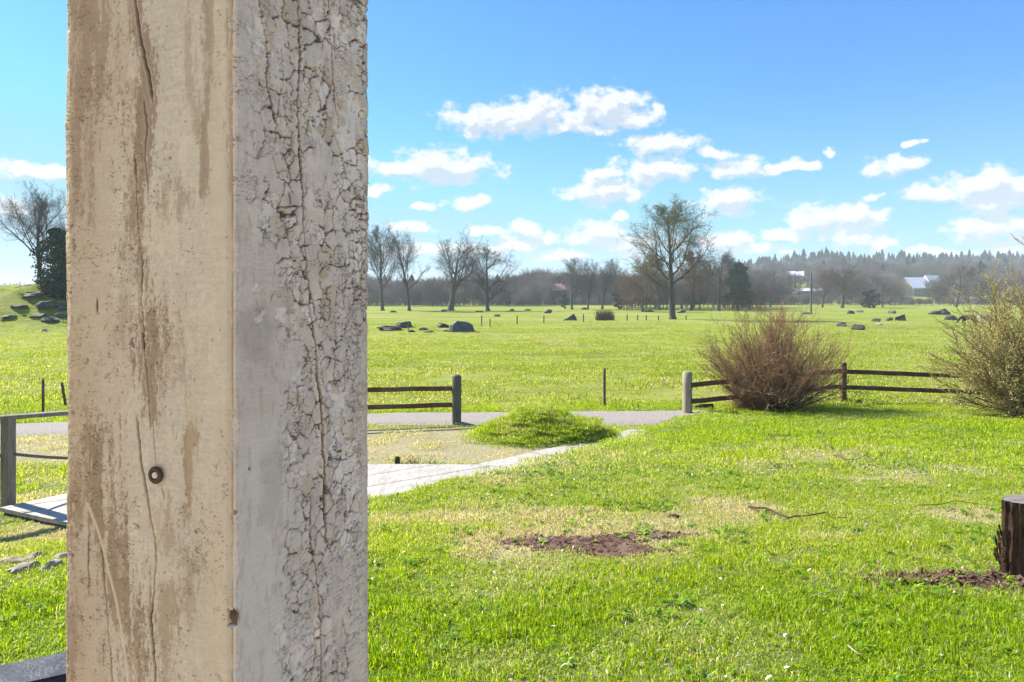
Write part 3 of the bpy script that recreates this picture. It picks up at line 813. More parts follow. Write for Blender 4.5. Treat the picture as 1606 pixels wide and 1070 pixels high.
for i in range(60):
    px_ = rr.choice([rr.gauss(455, 22), rr.gauss(505, 22), rr.uniform(400, 565)]); py_ = rr.uniform(5, 1065)
    if py_ > 480 and px_ < 445: px_ = rr.uniform(455, 560)
    s0, z0 = on_face(px_, py_, DR)
    if not (.015 < s0 < .19): continue
    hh = fh[np.searchsorted(fz_, z0), np.searchsorted(fs_, s0)]
    sz = rr.uniform(.0035, .0085) * (1.25 if py_ < 480 else .8)
    o = obj('paint_flake', fl[i % 7], post)
    p2 = PC + DR * s0 + NR * (hh + .0006)
    o.location = (p2.x - PC.x, p2.y - PC.y, z0 - .9)
    # local z along the face normal, local x along a random direction in the face
    a = rr.uniform(0, 2 * math.pi); ux = Vector((DR.x, DR.y, 0)); uz = Vector((NR.x, NR.y, 0)); uy = Vector((0, 0, 1))
    X = ux * math.cos(a) + uy * math.sin(a); Y = uz.cross(X)
    from mathutils import Matrix
    o.rotation_euler = Matrix((X, Y, uz)).transposed().to_euler()
    o.scale = (sz * rr.uniform(.6, 1), sz * rr.uniform(.8, 1.7), sz * .50)

# dark blue board of the veranda railing, low at the left
M = wood_mat('dark_blue_board', (0.010, 0.014, 0.028), (0.018, 0.026, 0.05), (0.03, 0.03, 0.04), rough=.55)
hb = .592
a = Vector((-1.17, .93, CZ - hb)); b = Vector((-.50, 1.317, CZ - hb))
g = empty('veranda_railing', (a.x, a.y, CZ - hb - .10)); tag(g, 'dark blue painted railing board crossing the lower left corner behind the post', 'railing')
def relative(me, o):
    v = np.zeros(len(me.vertices) * 3, dtype=np.float32); me.vertices.foreach_get('co', v); v = v.reshape(-1, 3) - np.array(o.location, dtype=np.float32)
    me.vertices.foreach_set('co', v.ravel()); me.update(); return me
obj('top_board', relative(plank_mesh('top_board', a - Vector((0, 0, .014)), b - Vector((0, 0, .014)), .09, .026, M, 10, .0008), g), g)
obj('side_board', relative(plank_mesh('side_board', a - Vector((0, 0, .13)), b - Vector((0, 0, .13)), .03, .2, M, 10, .0008), g), g)
for t in (.04, .96):
    p = a.lerp(b, t); obj('upright', relative(plank_mesh('upright', (p.x, p.y, H(p.x, p.y) - .02), (p.x, p.y, CZ - hb - .03), .05, .05, M, 4, .0008, up=Vector((0, 1, 0))), g), g)

# unseen veranda floor and cream wall, added to bounce warm sunlight onto the post
M = wood_mat('bounce_floorboards', (0.30, 0.24, 0.18), (0.42, 0.35, 0.27), (0.30, 0.25, 0.2))
me = prism('bounce_floor', [(-6, -1.6), (6, -1.6), (6, 1.25), (-6, 1.25)], .7, 1.15, M); tag(obj('bounce_floor', me), kind='structure')
M = Mat('bounce_wall_cream', .8, .2); M.color((.62, .57, .48))
vs = []; fs = []
for i in range(26):
    z = 1.15 + i * .13; b = len(vs)
    vs += [(-8, -1.6, z), (8, -1.6, z), (8, -1.625, z + .13), (-8, -1.625, z + .13)]; fs.append((b + 1, b, b + 3, b + 2))
    if i: fs.append((b, b + 1, b - 2, b - 1))
me = mesh_np('house_wall', vs, fs, M.m); tag(obj('house_wall', me), kind='structure')

# ------------------------------------------------------------------ instancing of uncountable stuff (grass, far woods, litter)
LIB = {}
def library(name, meshes):
    c = bpy.data.collections.new(name)
    for i, me in enumerate(meshes): c.objects.link(bpy.data.objects.new('%s_%02d' % (name, i), me))
    LIB[name] = c; return c

def scatter(name, pts, coll, idx, rot, scl, extra=None, label=None, cat=None):
    me = bpy.data.meshes.new(name); pts = np.asarray(pts, dtype=np.float32)
    me.vertices.add(len(pts)); me.vertices.foreach_set('co', pts.ravel())
    a = me.attributes.new('pick', 'INT', 'POINT'); a.data.foreach_set('value', np.asarray(idx, dtype=np.int32))
    for nm, arr in (('turn', rot), ('size', scl)):
        a = me.attributes.new(nm, 'FLOAT_VECTOR', 'POINT'); a.data.foreach_set('vector', np.asarray(arr, dtype=np.float32).ravel())
    for nm, arr in (extra or {}).items():
        a = me.attributes.new(nm, 'FLOAT', 'POINT'); a.data.foreach_set('value', np.asarray(arr, dtype=np.float32))
    o = obj(name, me); ng = bpy.data.node_groups.new(name + '_nodes', 'GeometryNodeTree')
    ng.interface.new_socket('Geometry', in_out='INPUT', socket_type='NodeSocketGeometry')
    ng.interface.new_socket('Geometry', in_out='OUTPUT', socket_type='NodeSocketGeometry')
    N = ng.nodes; L = ng.links
    gi = N.new('NodeGroupInput'); go = N.new('NodeGroupOutput'); ip = N.new('GeometryNodeInstanceOnPoints')
    ci = N.new('GeometryNodeCollectionInfo'); ci.inputs['Collection'].default_value = coll
    ci.inputs['Separate Children'].default_value = True; ci.inputs['Reset Children'].default_value = True
    def attr(nm, ty):
        n = N.new('GeometryNodeInputNamedAttribute'); n.data_type = ty; n.inputs['Name'].default_value = nm
        return n.outputs['Attribute']
    er = N.new('FunctionNodeEulerToRotation')
    L.new(attr('turn', 'FLOAT_VECTOR'), er.inputs[0])
    L.new(gi.outputs[0], ip.inputs['Points']); L.new(ci.outputs[0], ip.inputs['Instance'])
    ip.inputs['Pick Instance'].default_value = True
    L.new(attr('pick', 'INT'), ip.inputs['Instance Index']); L.new(er.outputs[0], ip.inputs['Rotation'])
    L.new(attr('size', 'FLOAT_VECTOR'), ip.inputs['Scale']); L.new(ip.outputs[0], go.inputs[0])
    md = o.modifiers.new('instances', 'NODES'); md.node_group = ng
    tag(o, label, cat, kind='stuff'); return o

# ---- blades of grass
def clump(seed, nb, rad, hmin, hmax, wid, lean=.6):
    g = np.random.default_rng(seed)
    r = rad * np.sqrt(g.random(nb)); t = g.random(nb) * 6.283
    bx = r * np.cos(t); by = r * np.sin(t); hh = g.uniform(hmin, hmax, nb) * (1 + .5 * (g.random(nb) > .93))
    a = g.random(nb) * 6.283; ln = lean * hh * g.uniform(.15, 1.5, nb); w = wid * g.uniform(.6, 1.3, nb)
    fa = g.random(nb) * 6.283; sx = np.cos(fa) * w / 2; sy = np.sin(fa) * w / 2
    dx = np.cos(a) * ln; dy = np.sin(a) * ln; z0 = -.006 * np.ones(nb)
    def P(x, y, z): return np.stack([x, y, z], 1)
    p = [P(bx - sx, by - sy, z0), P(bx + sx, by + sy, z0), P(bx + dx * .3 - sx * .85, by + dy * .3 - sy * .85, hh * .55), P(bx + dx * .3 + sx * .85, by + dy * .3 + sy * .85, hh * .55),
         P(bx + dx, by + dy, hh * np.clip(1.05 - .35 * (ln / hh), .3, 1))]
    v = np.stack(p, 1).reshape(-1, 3); b = np.arange(nb)[:, None] * 5
    f = np.concatenate([b + [0, 1, 3], b + [0, 3, 2], b + [2, 3, 4]], 0)
    tint = np.repeat(g.random(nb), 5); blade_tone = np.repeat(g.random(nb), 5)  # random per blade: straw choice and colour tone
    return v, f, np.stack([tint, blade_tone, tint], 1)

def grass_material(name, bright=1.0, dull=0.0):
    M = Mat(name, 0.45, 0.22)
    at = M.n('ShaderNodeAttribute', attribute_name='Col'); sp = M.n('ShaderNodeSeparateColor'); M.L.new(at.outputs['Color'], sp.inputs[0])
    dry = M.n('ShaderNodeAttribute', attribute_name='dry', attribute_type='INSTANCER').outputs['Fac']
    lush = M.n('ShaderNodeAttribute', attribute_name='lush', attribute_type='INSTANCER').outputs['Fac']
    b = bright
    g1 = M.mix(sp.outputs[1], (0.17*b, 0.27*b, 0.005*b), (0.52*b, 0.64*b, 0.012*b))
    g2 = M.mix(sp.outputs[1], (0.08*b, 0.18*b, 0.004*b), (0.43*b, 0.58*b, 0.010*b))
    g = M.mix(lush, g1, g2)
    s = M.mix(sp.outputs[1], (0.40, 0.34, 0.17), (0.72, 0.66, 0.46))
    if dull: g = M.mix(dull, g, M.mix(sp.outputs[1], (.17, .18, .05), (.40, .39, .14)))
    k = M.math('LESS_THAN', sp.outputs[0], dry)
    c = M.mix(k, g, s); M.color(c)
    translucent(M, M.mix(1.0, c, (1.4, 1.3, .8), 'MULTIPLY'), .48)
    return M.m
M_grass = grass_material('grass_blades'); M_grass_far = grass_material('meadow_grass_blades', .92, .28)
lib_near = library('grass_near', [mesh_np('g', *(lambda c: (c[0], c[1]))(k), M_grass, False, k[2]) for k in [clump(s, 190, .15, .014, .044, .0052, 1.0) for s in range(8)]])
lib_mid = library('grass_mid', [mesh_np('g', *(lambda c: (c[0], c[1]))(k), M_grass, False, k[2]) for k in [clump(30 + s, 170, .30, .018, .050, .0095, 1.0) for s in range(6)]])
lib_far = library('grass_far', [mesh_np('g', *(lambda c: (c[0], c[1]))(k), M_grass_far, False, k[2]) for k in [clump(60 + s, 130, .7, .022, .070, .026, .9) for s in range(6)]])

def grow(name, coll, ncol, y0, y1, per_m2, zs, seed, label, fade=None):
    g = np.random.default_rng(seed); half = .86
    area = half * (y1 ** 2 - y0 ** 2); n = int(area * per_m2)
    y = np.sqrt(g.uniform(y0 ** 2, y1 ** 2, n)); x = g.uniform(-half, half, n) * y
    d, dry, lush = cover(x, y)
    if fade: d = d * np.clip((fade[1] - y) / (fade[1] - fade[0]), 0, 1) ** 2
    k = g.random(n) < d; x, y, dry, lush = x[k], y[k], dry[k], lush[k]
    z = height(x, y); m = len(x)
    rot = np.stack([g.uniform(-.12, .12, m), g.uniform(-.12, .12, m), g.uniform(0, 6.283, m)], 1)
    tuft = .62 + .85 * sstep(.38, .70, fbm(x * 3.1, y * 3.1, 4, 55)) * (1 - .4 * dry)
    s = g.uniform(.8, 1.2, m); scl = np.stack([s, s, s * tuft * zs], 1)
    return scatter(name, np.stack([x, y, z], 1), coll, g.integers(0, ncol, m), rot, scl, {'dry': dry, 'lush': lush})
grow('grass_near_the_veranda', lib_near, 8, 2.6, 9.0, 74, 1.0, 1, '')
grow('lawn_grass', lib_mid, 6, 9.0, 19.2, 17, 1.0, 2, '')
grow('meadow_tufts', lib_far, 6, 18.6, 95, 2.2, 1.0, 3, '', fade=(34, 95))
g = np.random.default_rng(77); n = 900; x = g.normal(.6, .75, n); y = g.normal(14.5, .55, n); k = np.hypot((x - .66) / 1.35, (y - 14.5) / .95) < 1; x, y = x[k], y[k]; m = len(x)
scatter('mound_grass', np.stack([x, y, height(x, y)], 1), lib_mid, g.integers(0, 6, m), np.stack([g.uniform(-.4, .4, m), g.uniform(-.4, .4, m), g.uniform(0, 6.28, m)], 1), np.stack([g.uniform(.5, .9, m)] * 2 + [g.uniform(.7, 1.5, m)], 1), {'dry': np.clip(.9 * fbm(x * 3, y * 3, 3, 4) - .30, .03, .6), 'lush': np.full(m, .5)})

# ---- leaf litter, weeds, clods, bark chips
def leafy(seed, n, L, W, spread, up, mat, name):
    g = np.random.default_rng(seed); vs = []; fs = []
    for i in range(n):
        a = g.random() * 6.283; l = L * g.uniform(.6, 1.2); w = W * g.uniform(.7, 1.2); u = up * g.uniform(.2, 1.4)
        ox, oy = spread * g.uniform(-1, 1), spread * g.uniform(-1, 1); b = len(vs); ca, sa = math.cos(a), math.sin(a)
        for (t, ww, zz) in ((0, .15, 0), (.35, 1, u * .8), (.75, .8, u), (1.0, .05, u * .6)):
            for sgn in (-1, 1): vs.append((ox + ca * l * t - sa * w / 2 * ww * sgn, oy + sa * l * t + ca * w / 2 * ww * sgn, .003 + zz * l + abs(sgn) * 0))
        for q in range(3): fs.append((b + 2*q, b + 2*q + 1, b + 2*q + 3, b + 2*q + 2))
    return mesh_np(name, vs, fs, mat, True)
M = Mat('dead_leaf', .6, .35); oi = M.n('ShaderNodeObjectInfo').outputs['Random']
M.color(M.mix(M.ramp(oi, .55, .75), (.50, .44, .34), (.30, .15, .07))); M_dead = M.m
M = Mat('weed_leaf', .38, .4); oi = M.n('ShaderNodeObjectInfo').outputs['Random']
c = M.mix(oi, (.13, .28, .010), (.30, .44, .014)); M.color(c); translucent(M, c, .4); M_weed = M.m
lib_leaf = library('dead_leaves', [leafy(s, 1, .035, .016, 0, .5, M_dead, 'leaf') for s in range(6)])
lib_weed = library('weeds', [leafy(20 + s, 13, .055, .017, .008, .45, M_weed, 'weed') for s in range(5)])
def litter(name, coll, ncol, boxes, seed, s0, s1, tilt, keep=lambda x, y: x == x, lift=.012):
    g = np.random.default_rng(seed); P = []
    for (x0, x1, y0, y1, n) in boxes:
        x = g.uniform(x0, x1, n); y = g.uniform(y0, y1, n); k = keep(x, y) & (np.abs(x) < .9 * y); P.append(np.stack([x[k], y[k]], 1))
    P = np.concatenate(P); m = len(P); z = height(P[:, 0], P[:, 1]) + lift
    rot = np.stack([g.uniform(-tilt, tilt, m), g.uniform(-tilt, tilt, m), g.uniform(0, 6.283, m)], 1)
    s = g.uniform(s0, s1, m); return scatter(name, np.concatenate([P, z[:, None]], 1), coll, g.integers(0, ncol, m), rot, np.stack([s, s, s], 1))
litter('dead_leaves', lib_leaf, 6, [(-4, 6, 3, 9, 650), (-3, 12, 9, 18, 200)], 5, .5, 1.3, .8, lambda x, y: (inside_dist(x, y) > .2) & ~in_poly(x, y, PLAT), .028)
litter('lawn_weeds', lib_weed, 5, [(-4, 7, 3, 10, 3800), (-2, 12, 9, 18, 1800)], 6, .4, 1.1, .2, lambda x, y: (inside_dist(x, y) > .2) & (fbm(x * 1.3, y * 1.3, 3, 60) > .46) & ((y > 6) | (fbm(x * 3, y * 3, 2, 61) > .42)), .016)

M = Mat('brown_soil', .95, .15)
n = M.noise(M.pos(), 22, 7, .7); n2 = M.noise(M.pos(), 3.5, 4)
c = M.mix(M.ramp(n, .35, .7), (.045, .023, .016), (.22, .125, .085)); c = M.mix(M.ramp(n2, .5, .7, 0, .5), c, (.24, .18, .12)); M.color(c); M.bump(n, .9, .02); M_soil = M.m
def soil_sheet(name, x0, x1, y0, y1, nxx, nyy):
    X, Y = np.meshgrid(np.linspace(x0, x1, nxx), np.linspace(y0, y1, nyy)); so = soil_amount(X, Y)
    m = sstep(-.12, .18, so); Z = height(X, Y) - .03 + m * (.032 + .055 * np.clip(fbm(X * 11, Y * 14, 4, 7) - .42, 0, 1) + .02 * fbm(X * 40, Y * 40, 2, 8))
    i = np.arange(nyy - 1)[:, None] * nxx + np.arange(nxx - 1)[None]
    f = np.stack([i, i + 1, i + nxx + 1, i + nxx], -1).reshape(-1, 4)
    return tag(obj(name, mesh_np(name, np.stack([X, Y, Z], -1).reshape(-1, 3), f, M_soil, True)), kind='structure')
soil_sheet('bare_soil', -.4, 1.95, 5.3, 7.3, 150, 110)
soil_sheet('bare_soil', 2.2, 4.0, 4.8, 5.5, 110, 50)

def rock_mesh(name, seed, mat, sub=3, flat=.5, rough=.35, facets=7, slab=0):
    import bmesh
    bm = bmesh.new(); bmesh.ops.create_icosphere(bm, subdivisions=sub, radius=1)
    v = np.array([x.co[:] for x in bm.verts]); f = [tuple(x.index for x in p.verts) for p in bm.faces]; bm.free()
    g = np.random.default_rng(seed)
    nrm = v.copy()
    for i in range(facets):                      # split faces
        d = g.normal(size=3); d /= np.linalg.norm(d); lim = g.uniform(.55, .85)
        t = v @ d; over = np.clip(t - lim, 0, None); v = v - over[:, None] * d
    r = 1 + rough * (fbm(nrm[:, 0] * 1.7 + 5 + seed, nrm[:, 1] * 1.7 + nrm[:, 2] * 2.1, 4, seed) - .5) + .10 * (fbm(nrm[:, 0] * 6, nrm[:, 1] * 6 + nrm[:, 2] * 5, 3, seed + 1) - .5)
    v = v * r[:, None]; v[:, 2] *= flat
    v[:, 2] = np.maximum(v[:, 2], -.35 * flat)
    me = mesh_np(name, v, f, mat); return me
M_clod = wood_mat('soil_clod', (.035, .022, .016), (.13, .08, .055), (.2, .14, .1), sc=8)
M_chip = wood_mat('bark_chip', (.045, .022, .015), (.15, .08, .05), (.26, .17, .11), sc=8, axis=(2, 2, 2))
lib_clod = library('clods', [rock_mesh('clod', 200 + s, M_clod, 1, .6, .6) for s in range(5)])
chips = []
for s in range(6):
    g = random.Random(s); L = g.uniform(.04, .10); w = g.uniform(.012, .028); t = g.uniform(.004, .010)
    chips.append(plank_mesh('chip', (-L / 2, 0, 0), (L / 2, 0, g.uniform(-.01, .02)), w, t, M_chip, 3, .0022, s))
lib_chip = library('chips', chips)
litter('soil_clods', lib_clod, 5, [(-.3, 1.8, 5.4, 7.2, 900), (2.4, 4, 4.8, 5.5, 420)], 8, .006, .035, .8, lambda x, y: soil_amount(x, y) > .02, .008)
litter('bark_chips', lib_chip, 6, [(2.4, 4.0, 4.7, 5.5, 900), (2.9, 3.9, 4.8, 5.35, 420)], 9, .5, 1.2, .6, lambda x, y: soil_amount(x, y) > -.08, .02)
litter('dry_twigs', lib_chip, 6, [(-.2, 1.8, 5.4, 7.2, 500)], 10, .35, .8, .5, lambda x, y: soil_amount(x, y) > -.2, .012)

# ------------------------------------------------------------------ boarded terrace and path
M = Mat('pale_boards', .75, .25); oi = M.n('ShaderNodeObjectInfo').outputs['Random']
n = M.noise(M.pos((9, 2, 3)), 2, 6, .65); n2 = M.noise(M.pos(), 1.2, 4)
c = M.mix(M.ramp(n, .3, .7), (.30, .27, .235), (.46, .425, .375)); c = M.mix(M.ramp(n2, .55, .75, 0, .45), c, (.33, .28, .23))
c = M.mix(M.math('MULTIPLY', oi, .22), c, (.36, .33, .29)); M.color(c); M.bump(n, .3, .01); M_board = M.m
def clip_poly(poly, p, nrm, keep):            # keep the side where (q-p).nrm >= keep
    out = []
    for i in range(len(poly)):
        a = poly[i]; b = poly[(i + 1) % len(poly)]
        da = (a[0] - p[0]) * nrm[0] + (a[1] - p[1]) * nrm[1] - keep; db = (b[0] - p[0]) * nrm[0] + (b[1] - p[1]) * nrm[1] - keep
        if da >= 0: out.append(a)
        if (da >= 0) != (db >= 0):
            t = da / (da - db); out.append((a[0] + (b[0] - a[0]) * t, a[1] + (b[1] - a[1]) * t))
    return out
tp = [(-6.58, 9.42), (-5.4, 8.84), (-3.4, 7.92), (-1.70, 8.12), (0.55, 11.30), (-0.60, 11.86), (-5.0, 11.95)]
terr = empty('boarded_terrace', (-3.6, 10, 0)); tag(terr, kind='structure')
dirv = Vector((.80, .60)); nrm = (-dirv.y, dirv.x)
o0 = (-1.70, 8.12); wd = .30
proj = [((q[0] - o0[0]) * nrm[0] + (q[1] - o0[1]) * nrm[1]) for q in tp]
k0 = math.floor(min(proj) / wd); k1 = math.ceil(max(proj) / wd)
for k in range(k0, k1):
    pl = clip_poly(tp, o0, nrm, k * wd + .006); pl = clip_poly(pl, o0, (-nrm[0], -nrm[1]), -((k + 1) * wd - .006))
    if len(pl) < 3: continue
    zt = .085 + rnd.uniform(-.003, .003)
    cx = sum(p[0] for p in pl) / len(pl); cy = sum(p[1] for p in pl) / len(pl)
    me = prism('board', [(p[0] - cx, p[1] - cy) for p in pl], -.05, 0, M_board)
    obj('board', me, terr, loc=(cx + 3.6, cy - 10, zt))
M = Mat('terrace_joists', .9, .2); M.color((.10, .075, .055))
me = prism('joist_frame', [(p[0] * .985 + 3.6 - .05, p[1] * .985 - 10 + .15) for p in tp], -.25, .028, M.m); obj('joist_frame', me, terr)
# stone slab path along the foot of the bank to the gate
M = Mat('path_slab', .85, .2); oi = M.n('ShaderNodeObjectInfo').outputs['Random']; n = M.noise(M.pos(), 12, 6, .7)
c = M.mix(M.ramp(n, .3, .7), (.30, .275, .235), (.46, .43, .375)); M.color(M.mix(M.math('MULTIPLY', oi, .25), c, (.33, .30, .25))); M.bump(n, .4, .01); M_slab = M.m
sp = empty('stone_path', (0, 12, 0)); tag(sp, kind='structure')
left = [(-0.58, 11.89), (0.53, 13.07), (1.98, 14.55), (2.42, 15.15)]; right = [(0.57, 11.33), (1.30, 12.35), (2.62, 14.35), (2.75, 15.10)]
_t = np.linspace(0, 3, 12)
for i in range(11):
    def at_(P, t): return Vector((float(np.interp(t, [0, 1, 2, 3], [p[0] for p in P])), float(np.interp(t, [0, 1, 2, 3], [p[1] for p in P]))))
    a0, a1, b0, b1 = at_(left, _t[i] + .006), at_(left, _t[i + 1] - .006), at_(right, _t[i] + .006), at_(right, _t[i + 1] - .006)
    qd = [b0, b1, a1, a0]; c0 = sum(qd, Vector((0, 0))) / 4
    me = prism('path_slab', [tuple(q - c0) for q in qd], -.12, 0, M_slab); obj('path_slab', me, sp, loc=(c0.x, c0.y - 12, .072 - .002 * i + rnd.uniform(-.004, .004)))
M = Mat('dull_stone', .85, .2); n = M.noise(M.pos(), 14, 6, .7); M.color(M.mix(M.ramp(n, .3, .7), (.17, .13, .10), (.36, .31, .25))); M_step = M.m
# flat stones in the grass at the lower left
st = empty('stepping_stones', (-3.9, 6.9, 0)); tag(st, kind='structure')
for i, (px, py, w, l) in enumerate([(15, 885, .20, .11), (52, 877, .17, .09), (92, 880, .2, .10), (30, 897, .13, .07), (78, 894, .12, .06), (140, 872, .2, .1)]):
    g = gpt(px, py); me = rock_mesh('flat_stone', 300 + i, M_step, 3, .14, .8, 6)
    obj('flat_stone', me, st, loc=(g.x + 3.9, g.y - 6.9, g.z + .012), rot=(0, 0, rnd.uniform(0, 3)), scale=(w, l, .30))

# ------------------------------------------------------------------ fences
def at_origin(root, builder):
    pass
def round_post(name, x, y, hgt, r, mat, parent, cone=.04, lean=(0, 0), z=None, k=14, seed=0):
    z0 = H(x, y) if z is None else z
    pts = [(0, 0, -.25), (0, 0, 0), (lean[0] * .3, lean[1] * .3, hgt * .3), (lean[0] * .7, lean[1] * .7, hgt * .7), (lean[0], lean[1], hgt - cone), (lean[0], lean[1], hgt - cone * .4), (lean[0], lean[1], hgt)]
    rad = [r, r, r * .98, r, r * .97, r * .72, r * .12 if cone > .02 else r * .6]
    me = loft(name, pts, rad, mat, k, True, noise=.10, seed=seed)
    L = parent.location if parent else Vector((0, 0, 0))
    return obj(name, me, parent, loc=(x - L.x, y - L.y, z0 - L.z))
def rail(name, a, b, w, h, mat, parent, seed, wob=.012):
    return obj(name, relative(plank_mesh(name, a, b, w, h, mat, 12, .003, seed, wobble=wob), parent), parent)
def fpt(px, py, d): return ray(px, py, d)

# left length of fence, ending at the drive
g1 = gpt(716, 665)
fl_ = empty('rail_fence', (g1.x, g1.y, 0)); tag(fl_, 'brown two-rail fence left of the drive, ending in a dark pointed round post', 'fence')
round_post('gate_post', g1.x, g1.y, 1.09, .105, M_post_dark, fl_, .05, seed=3, z=g1.z)
d1 = g1.y
for (pa, pb) in [((330, 616), (709, 609)), ((330, 646), (709, 635))]:
    rail('rail', fpt(pa[0], pa[1], 14.9), fpt(pb[0], pb[1], d1), .045, .10, M_rail, fl_, pa[1])
pz = fpt(335, 616, 14.92); round_post('fence_post', pz.x, pz.y, .96, .08, M_post_dark, fl_, .04, seed=5)
# right length, from the pale post past the shrubs
g2 = gpt(1078, 649.5)
fr = empty('rail_fence', (g2.x, g2.y, 0)); tag(fr, 'long brown two-rail fence behind the red-brown shrub, starting at a pale round post', 'fence')
round_post('gate_post', g2.x, g2.y, 1.04, .115, M_post_pale, fr, .03, seed=6, z=g2.z - .02)
g3 = gpt(1323, 630); g4 = gpt(1545, 632)
def square_post(name, g, hgt, w, mat, parent, seed):
    me = plank_mesh(name, (g.x, g.y, g.z - .2), (g.x, g.y, g.z + hgt), w, w, mat, 5, .003, seed, up=Vector((0, 1, 0)))
    return obj(name, relative(me, parent), parent)
square_post('fence_post', g3, 1.03, .13, M_rail, fr, 1); square_post('fence_post', g4, .95, .12, M_stake, fr, 2)
g5 = gpt(1760, 640); square_post('fence_post', g5, .95, .12, M_stake, fr, 3)
for (pa, da, pb, db, s) in [((1083, 604), g2.y, (1320, 582), g3.y, 1), ((1083, 630), g2.y, (1320, 606), g3.y, 2), ((1326, 583), g3.y, (1545, 591), g4.y - .1, 3), ((1326, 607.5), g3.y, (1545, 616), g4.y - .1, 4), ((1545, 592), g4.y - .1, (1760, 603), g5.y - .1, 5), ((1545, 617), g4.y - .1, (1760, 628), g5.y - .1, 6)]:
    rail('rail', fpt(*pa, da - .07), fpt(*pb, db - .07), .05, .115, M_rail, fr, s, .008)
gl = gpt(1100, 641); me = loft('fallen_log', [(-.28, 0, .0), (0, .02, .05), (.3, 0, .07)], [.05, .075, .05], M_shrub_old, 8, noise=.4)
tag(obj('fallen_log', me, loc=gl), 'short dark log lying in the grass beside the pale round gate post', 'log')

# handrail beside the terrace
hr = empty('handrail', (-6.55, 9.62, 0)); tag(hr, 'grey wooden handrail with sagging rope at the left edge of the boarded terrace', 'handrail')
hp = gpt(13, 797); 
def hpost(x, y, z0, top, w, seed): return obj('post', relative(plank_mesh('post', (x, y, z0 - .2), (x, y, top), w, w, M_handrail, 6, .002, seed, up=Vector((.4, 1, 0))), hr), hr)
d_a = hp.y; ta = ray(13, 657, d_a); hpost(hp.x, hp.y, hp.z, ta.z, .135, 1)
eB = ray(330, 632, 12.2); hpost(eB.x, eB.y, H(eB.x, eB.y), eB.z, .135, 2)
e0 = ray(-260, 676, 8.3); hpost(e0.x, e0.y, H(e0.x, e0.y), e0.z, .135, 3)
obj('top_rail', relative(plank_mesh('top_rail', ray(11, 657, d_a) + Vector((0, 0, .02)), eB + Vector((0, 0, .02)), .15, .055, M_handrail, 10, .003, 4), hr), hr)
obj('top_rail', relative(plank_mesh('top_rail', e0 + Vector((0, 0, .02)), ray(9, 657.5, d_a) + Vector((0, 0, .02)), .15, .055, M_handrail, 10, .003, 5), hr), hr)
M = Mat('grey_rope', .9, .2); n = M.noise(M.pos((30, 30, 30)), 2, 3); M.color(M.mix(n, (.10, .085, .07), (.22, .19, .16))); M_rope = M.m
def rope(a, b, sag):
    pts = [a.lerp(b, t / 14) - Vector((0, 0, sag * 4 * (t / 14) * (1 - t / 14))) for t in range(15)]
    return relative(loft('rope', pts, [.022] * 15, M_rope, 7), hr)
obj('rope', rope(ray(20, 712, d_a), ray(330, 690, 12.2), .16), hr)
obj('rope', rope(ray(-260, 740, 8.3), ray(7, 712, d_a), .14), hr)
# stakes and wire posts in the meadow
M_ins = Mat('pale_insulator', .5, .4); M_ins.color((.6, .6, .58)); M_ins = M_ins.m
def stake(px, ty, by, wpx, label, lean=0.0, d=None, mat=M_stake, group=None):
    g = gpt(px, by) if d is None else ray(px, by, d)
    hh = (by - ty) / F * g.y; r = max(wpx / F * g.y / 2, .02)
    o = round_post('fence_stake', g.x, g.y, hh, r, mat, None, .01, (lean, 0), g.z, 7, int(px))
    if d is not None: o.location.z = g.z
    return tag(o, label, 'stake', group)
stake(948, 578, 637, 4.6, 'thin upright stake on the far side of the drive, between the two gate posts')
stake(67.5, 595, 648, 4.2, 'upright dark stake above the handrail, left of the leaning one')
stake(103, 600, 637, 4.2, 'leaning dark stake beside the left edge of the big post', -.10)
FG = 'thin fence stakes far out in the meadow'
for px, ty, by, lb in [(640.5, 504, 518, 'thin stake standing among the flat dark rocks left of the big boulder'), (755.5, 495, 512, 'first thin stake right of the big blue-grey boulder'),
      (768.5, 500, 513, 'propped stake just right of the first one beyond the big boulder'), (811, 495, 509, 'thin stake midway between the big boulder and the small pointed boulder'),
      (853, 495, 507, 'thin stake left of the pointed triangular boulder'), (915, 493, 505, 'thin stake between pointed boulder and brown brush pile'),
      (963, 494, 503, 'thin stake touching the right end of the brown brush pile'), (983.5, 493, 503.5, 'second stake right of the brush pile'), (1000, 494, 503.5, 'third stake right of the brush pile'),
      (1013.5, 494, 502.5, 'fourth stake right of the brush pile'), (1032.5, 495, 502.5, 'stake close left of the big meadow tree'), (1076, 495, 502, 'stake in the shadow right of the big meadow tree')]:
    stake(px, ty, by, 2.0, lb, group=FG)
# dark short stake and twigs near the terrace
g = gpt(623, 731); o = round_post('short_stump_stake', g.x, g.y, .155, .045, M_shrub_old, None, .01, z=g.z); tag(o, 'short dark cut stake in dry grass behind the terrace', 'stake')

gt = gpt(658, 729); rt_ = random.Random(4); sg = []
for i in range(46):
    x = rt_.uniform(-.28, .30); y = rt_.uniform(-.08, .08); sg.append(((x, y, -.02), (x + rt_.gauss(0, .09), y + rt_.gauss(0, .05), rt_.uniform(.03, .17)), .006, .002))
M_tw = simple_twig = wood_mat('dry_weed_stalk', (.09, .06, .04), (.22, .15, .09), (.14, .11, .07))
tag(obj('dry_weeds', tube_mesh('dry_weeds', sg, M_tw, 3), loc=gt), 'tuft of dry brown weed stalks right of the short dark stake behind the terrace', 'weeds')
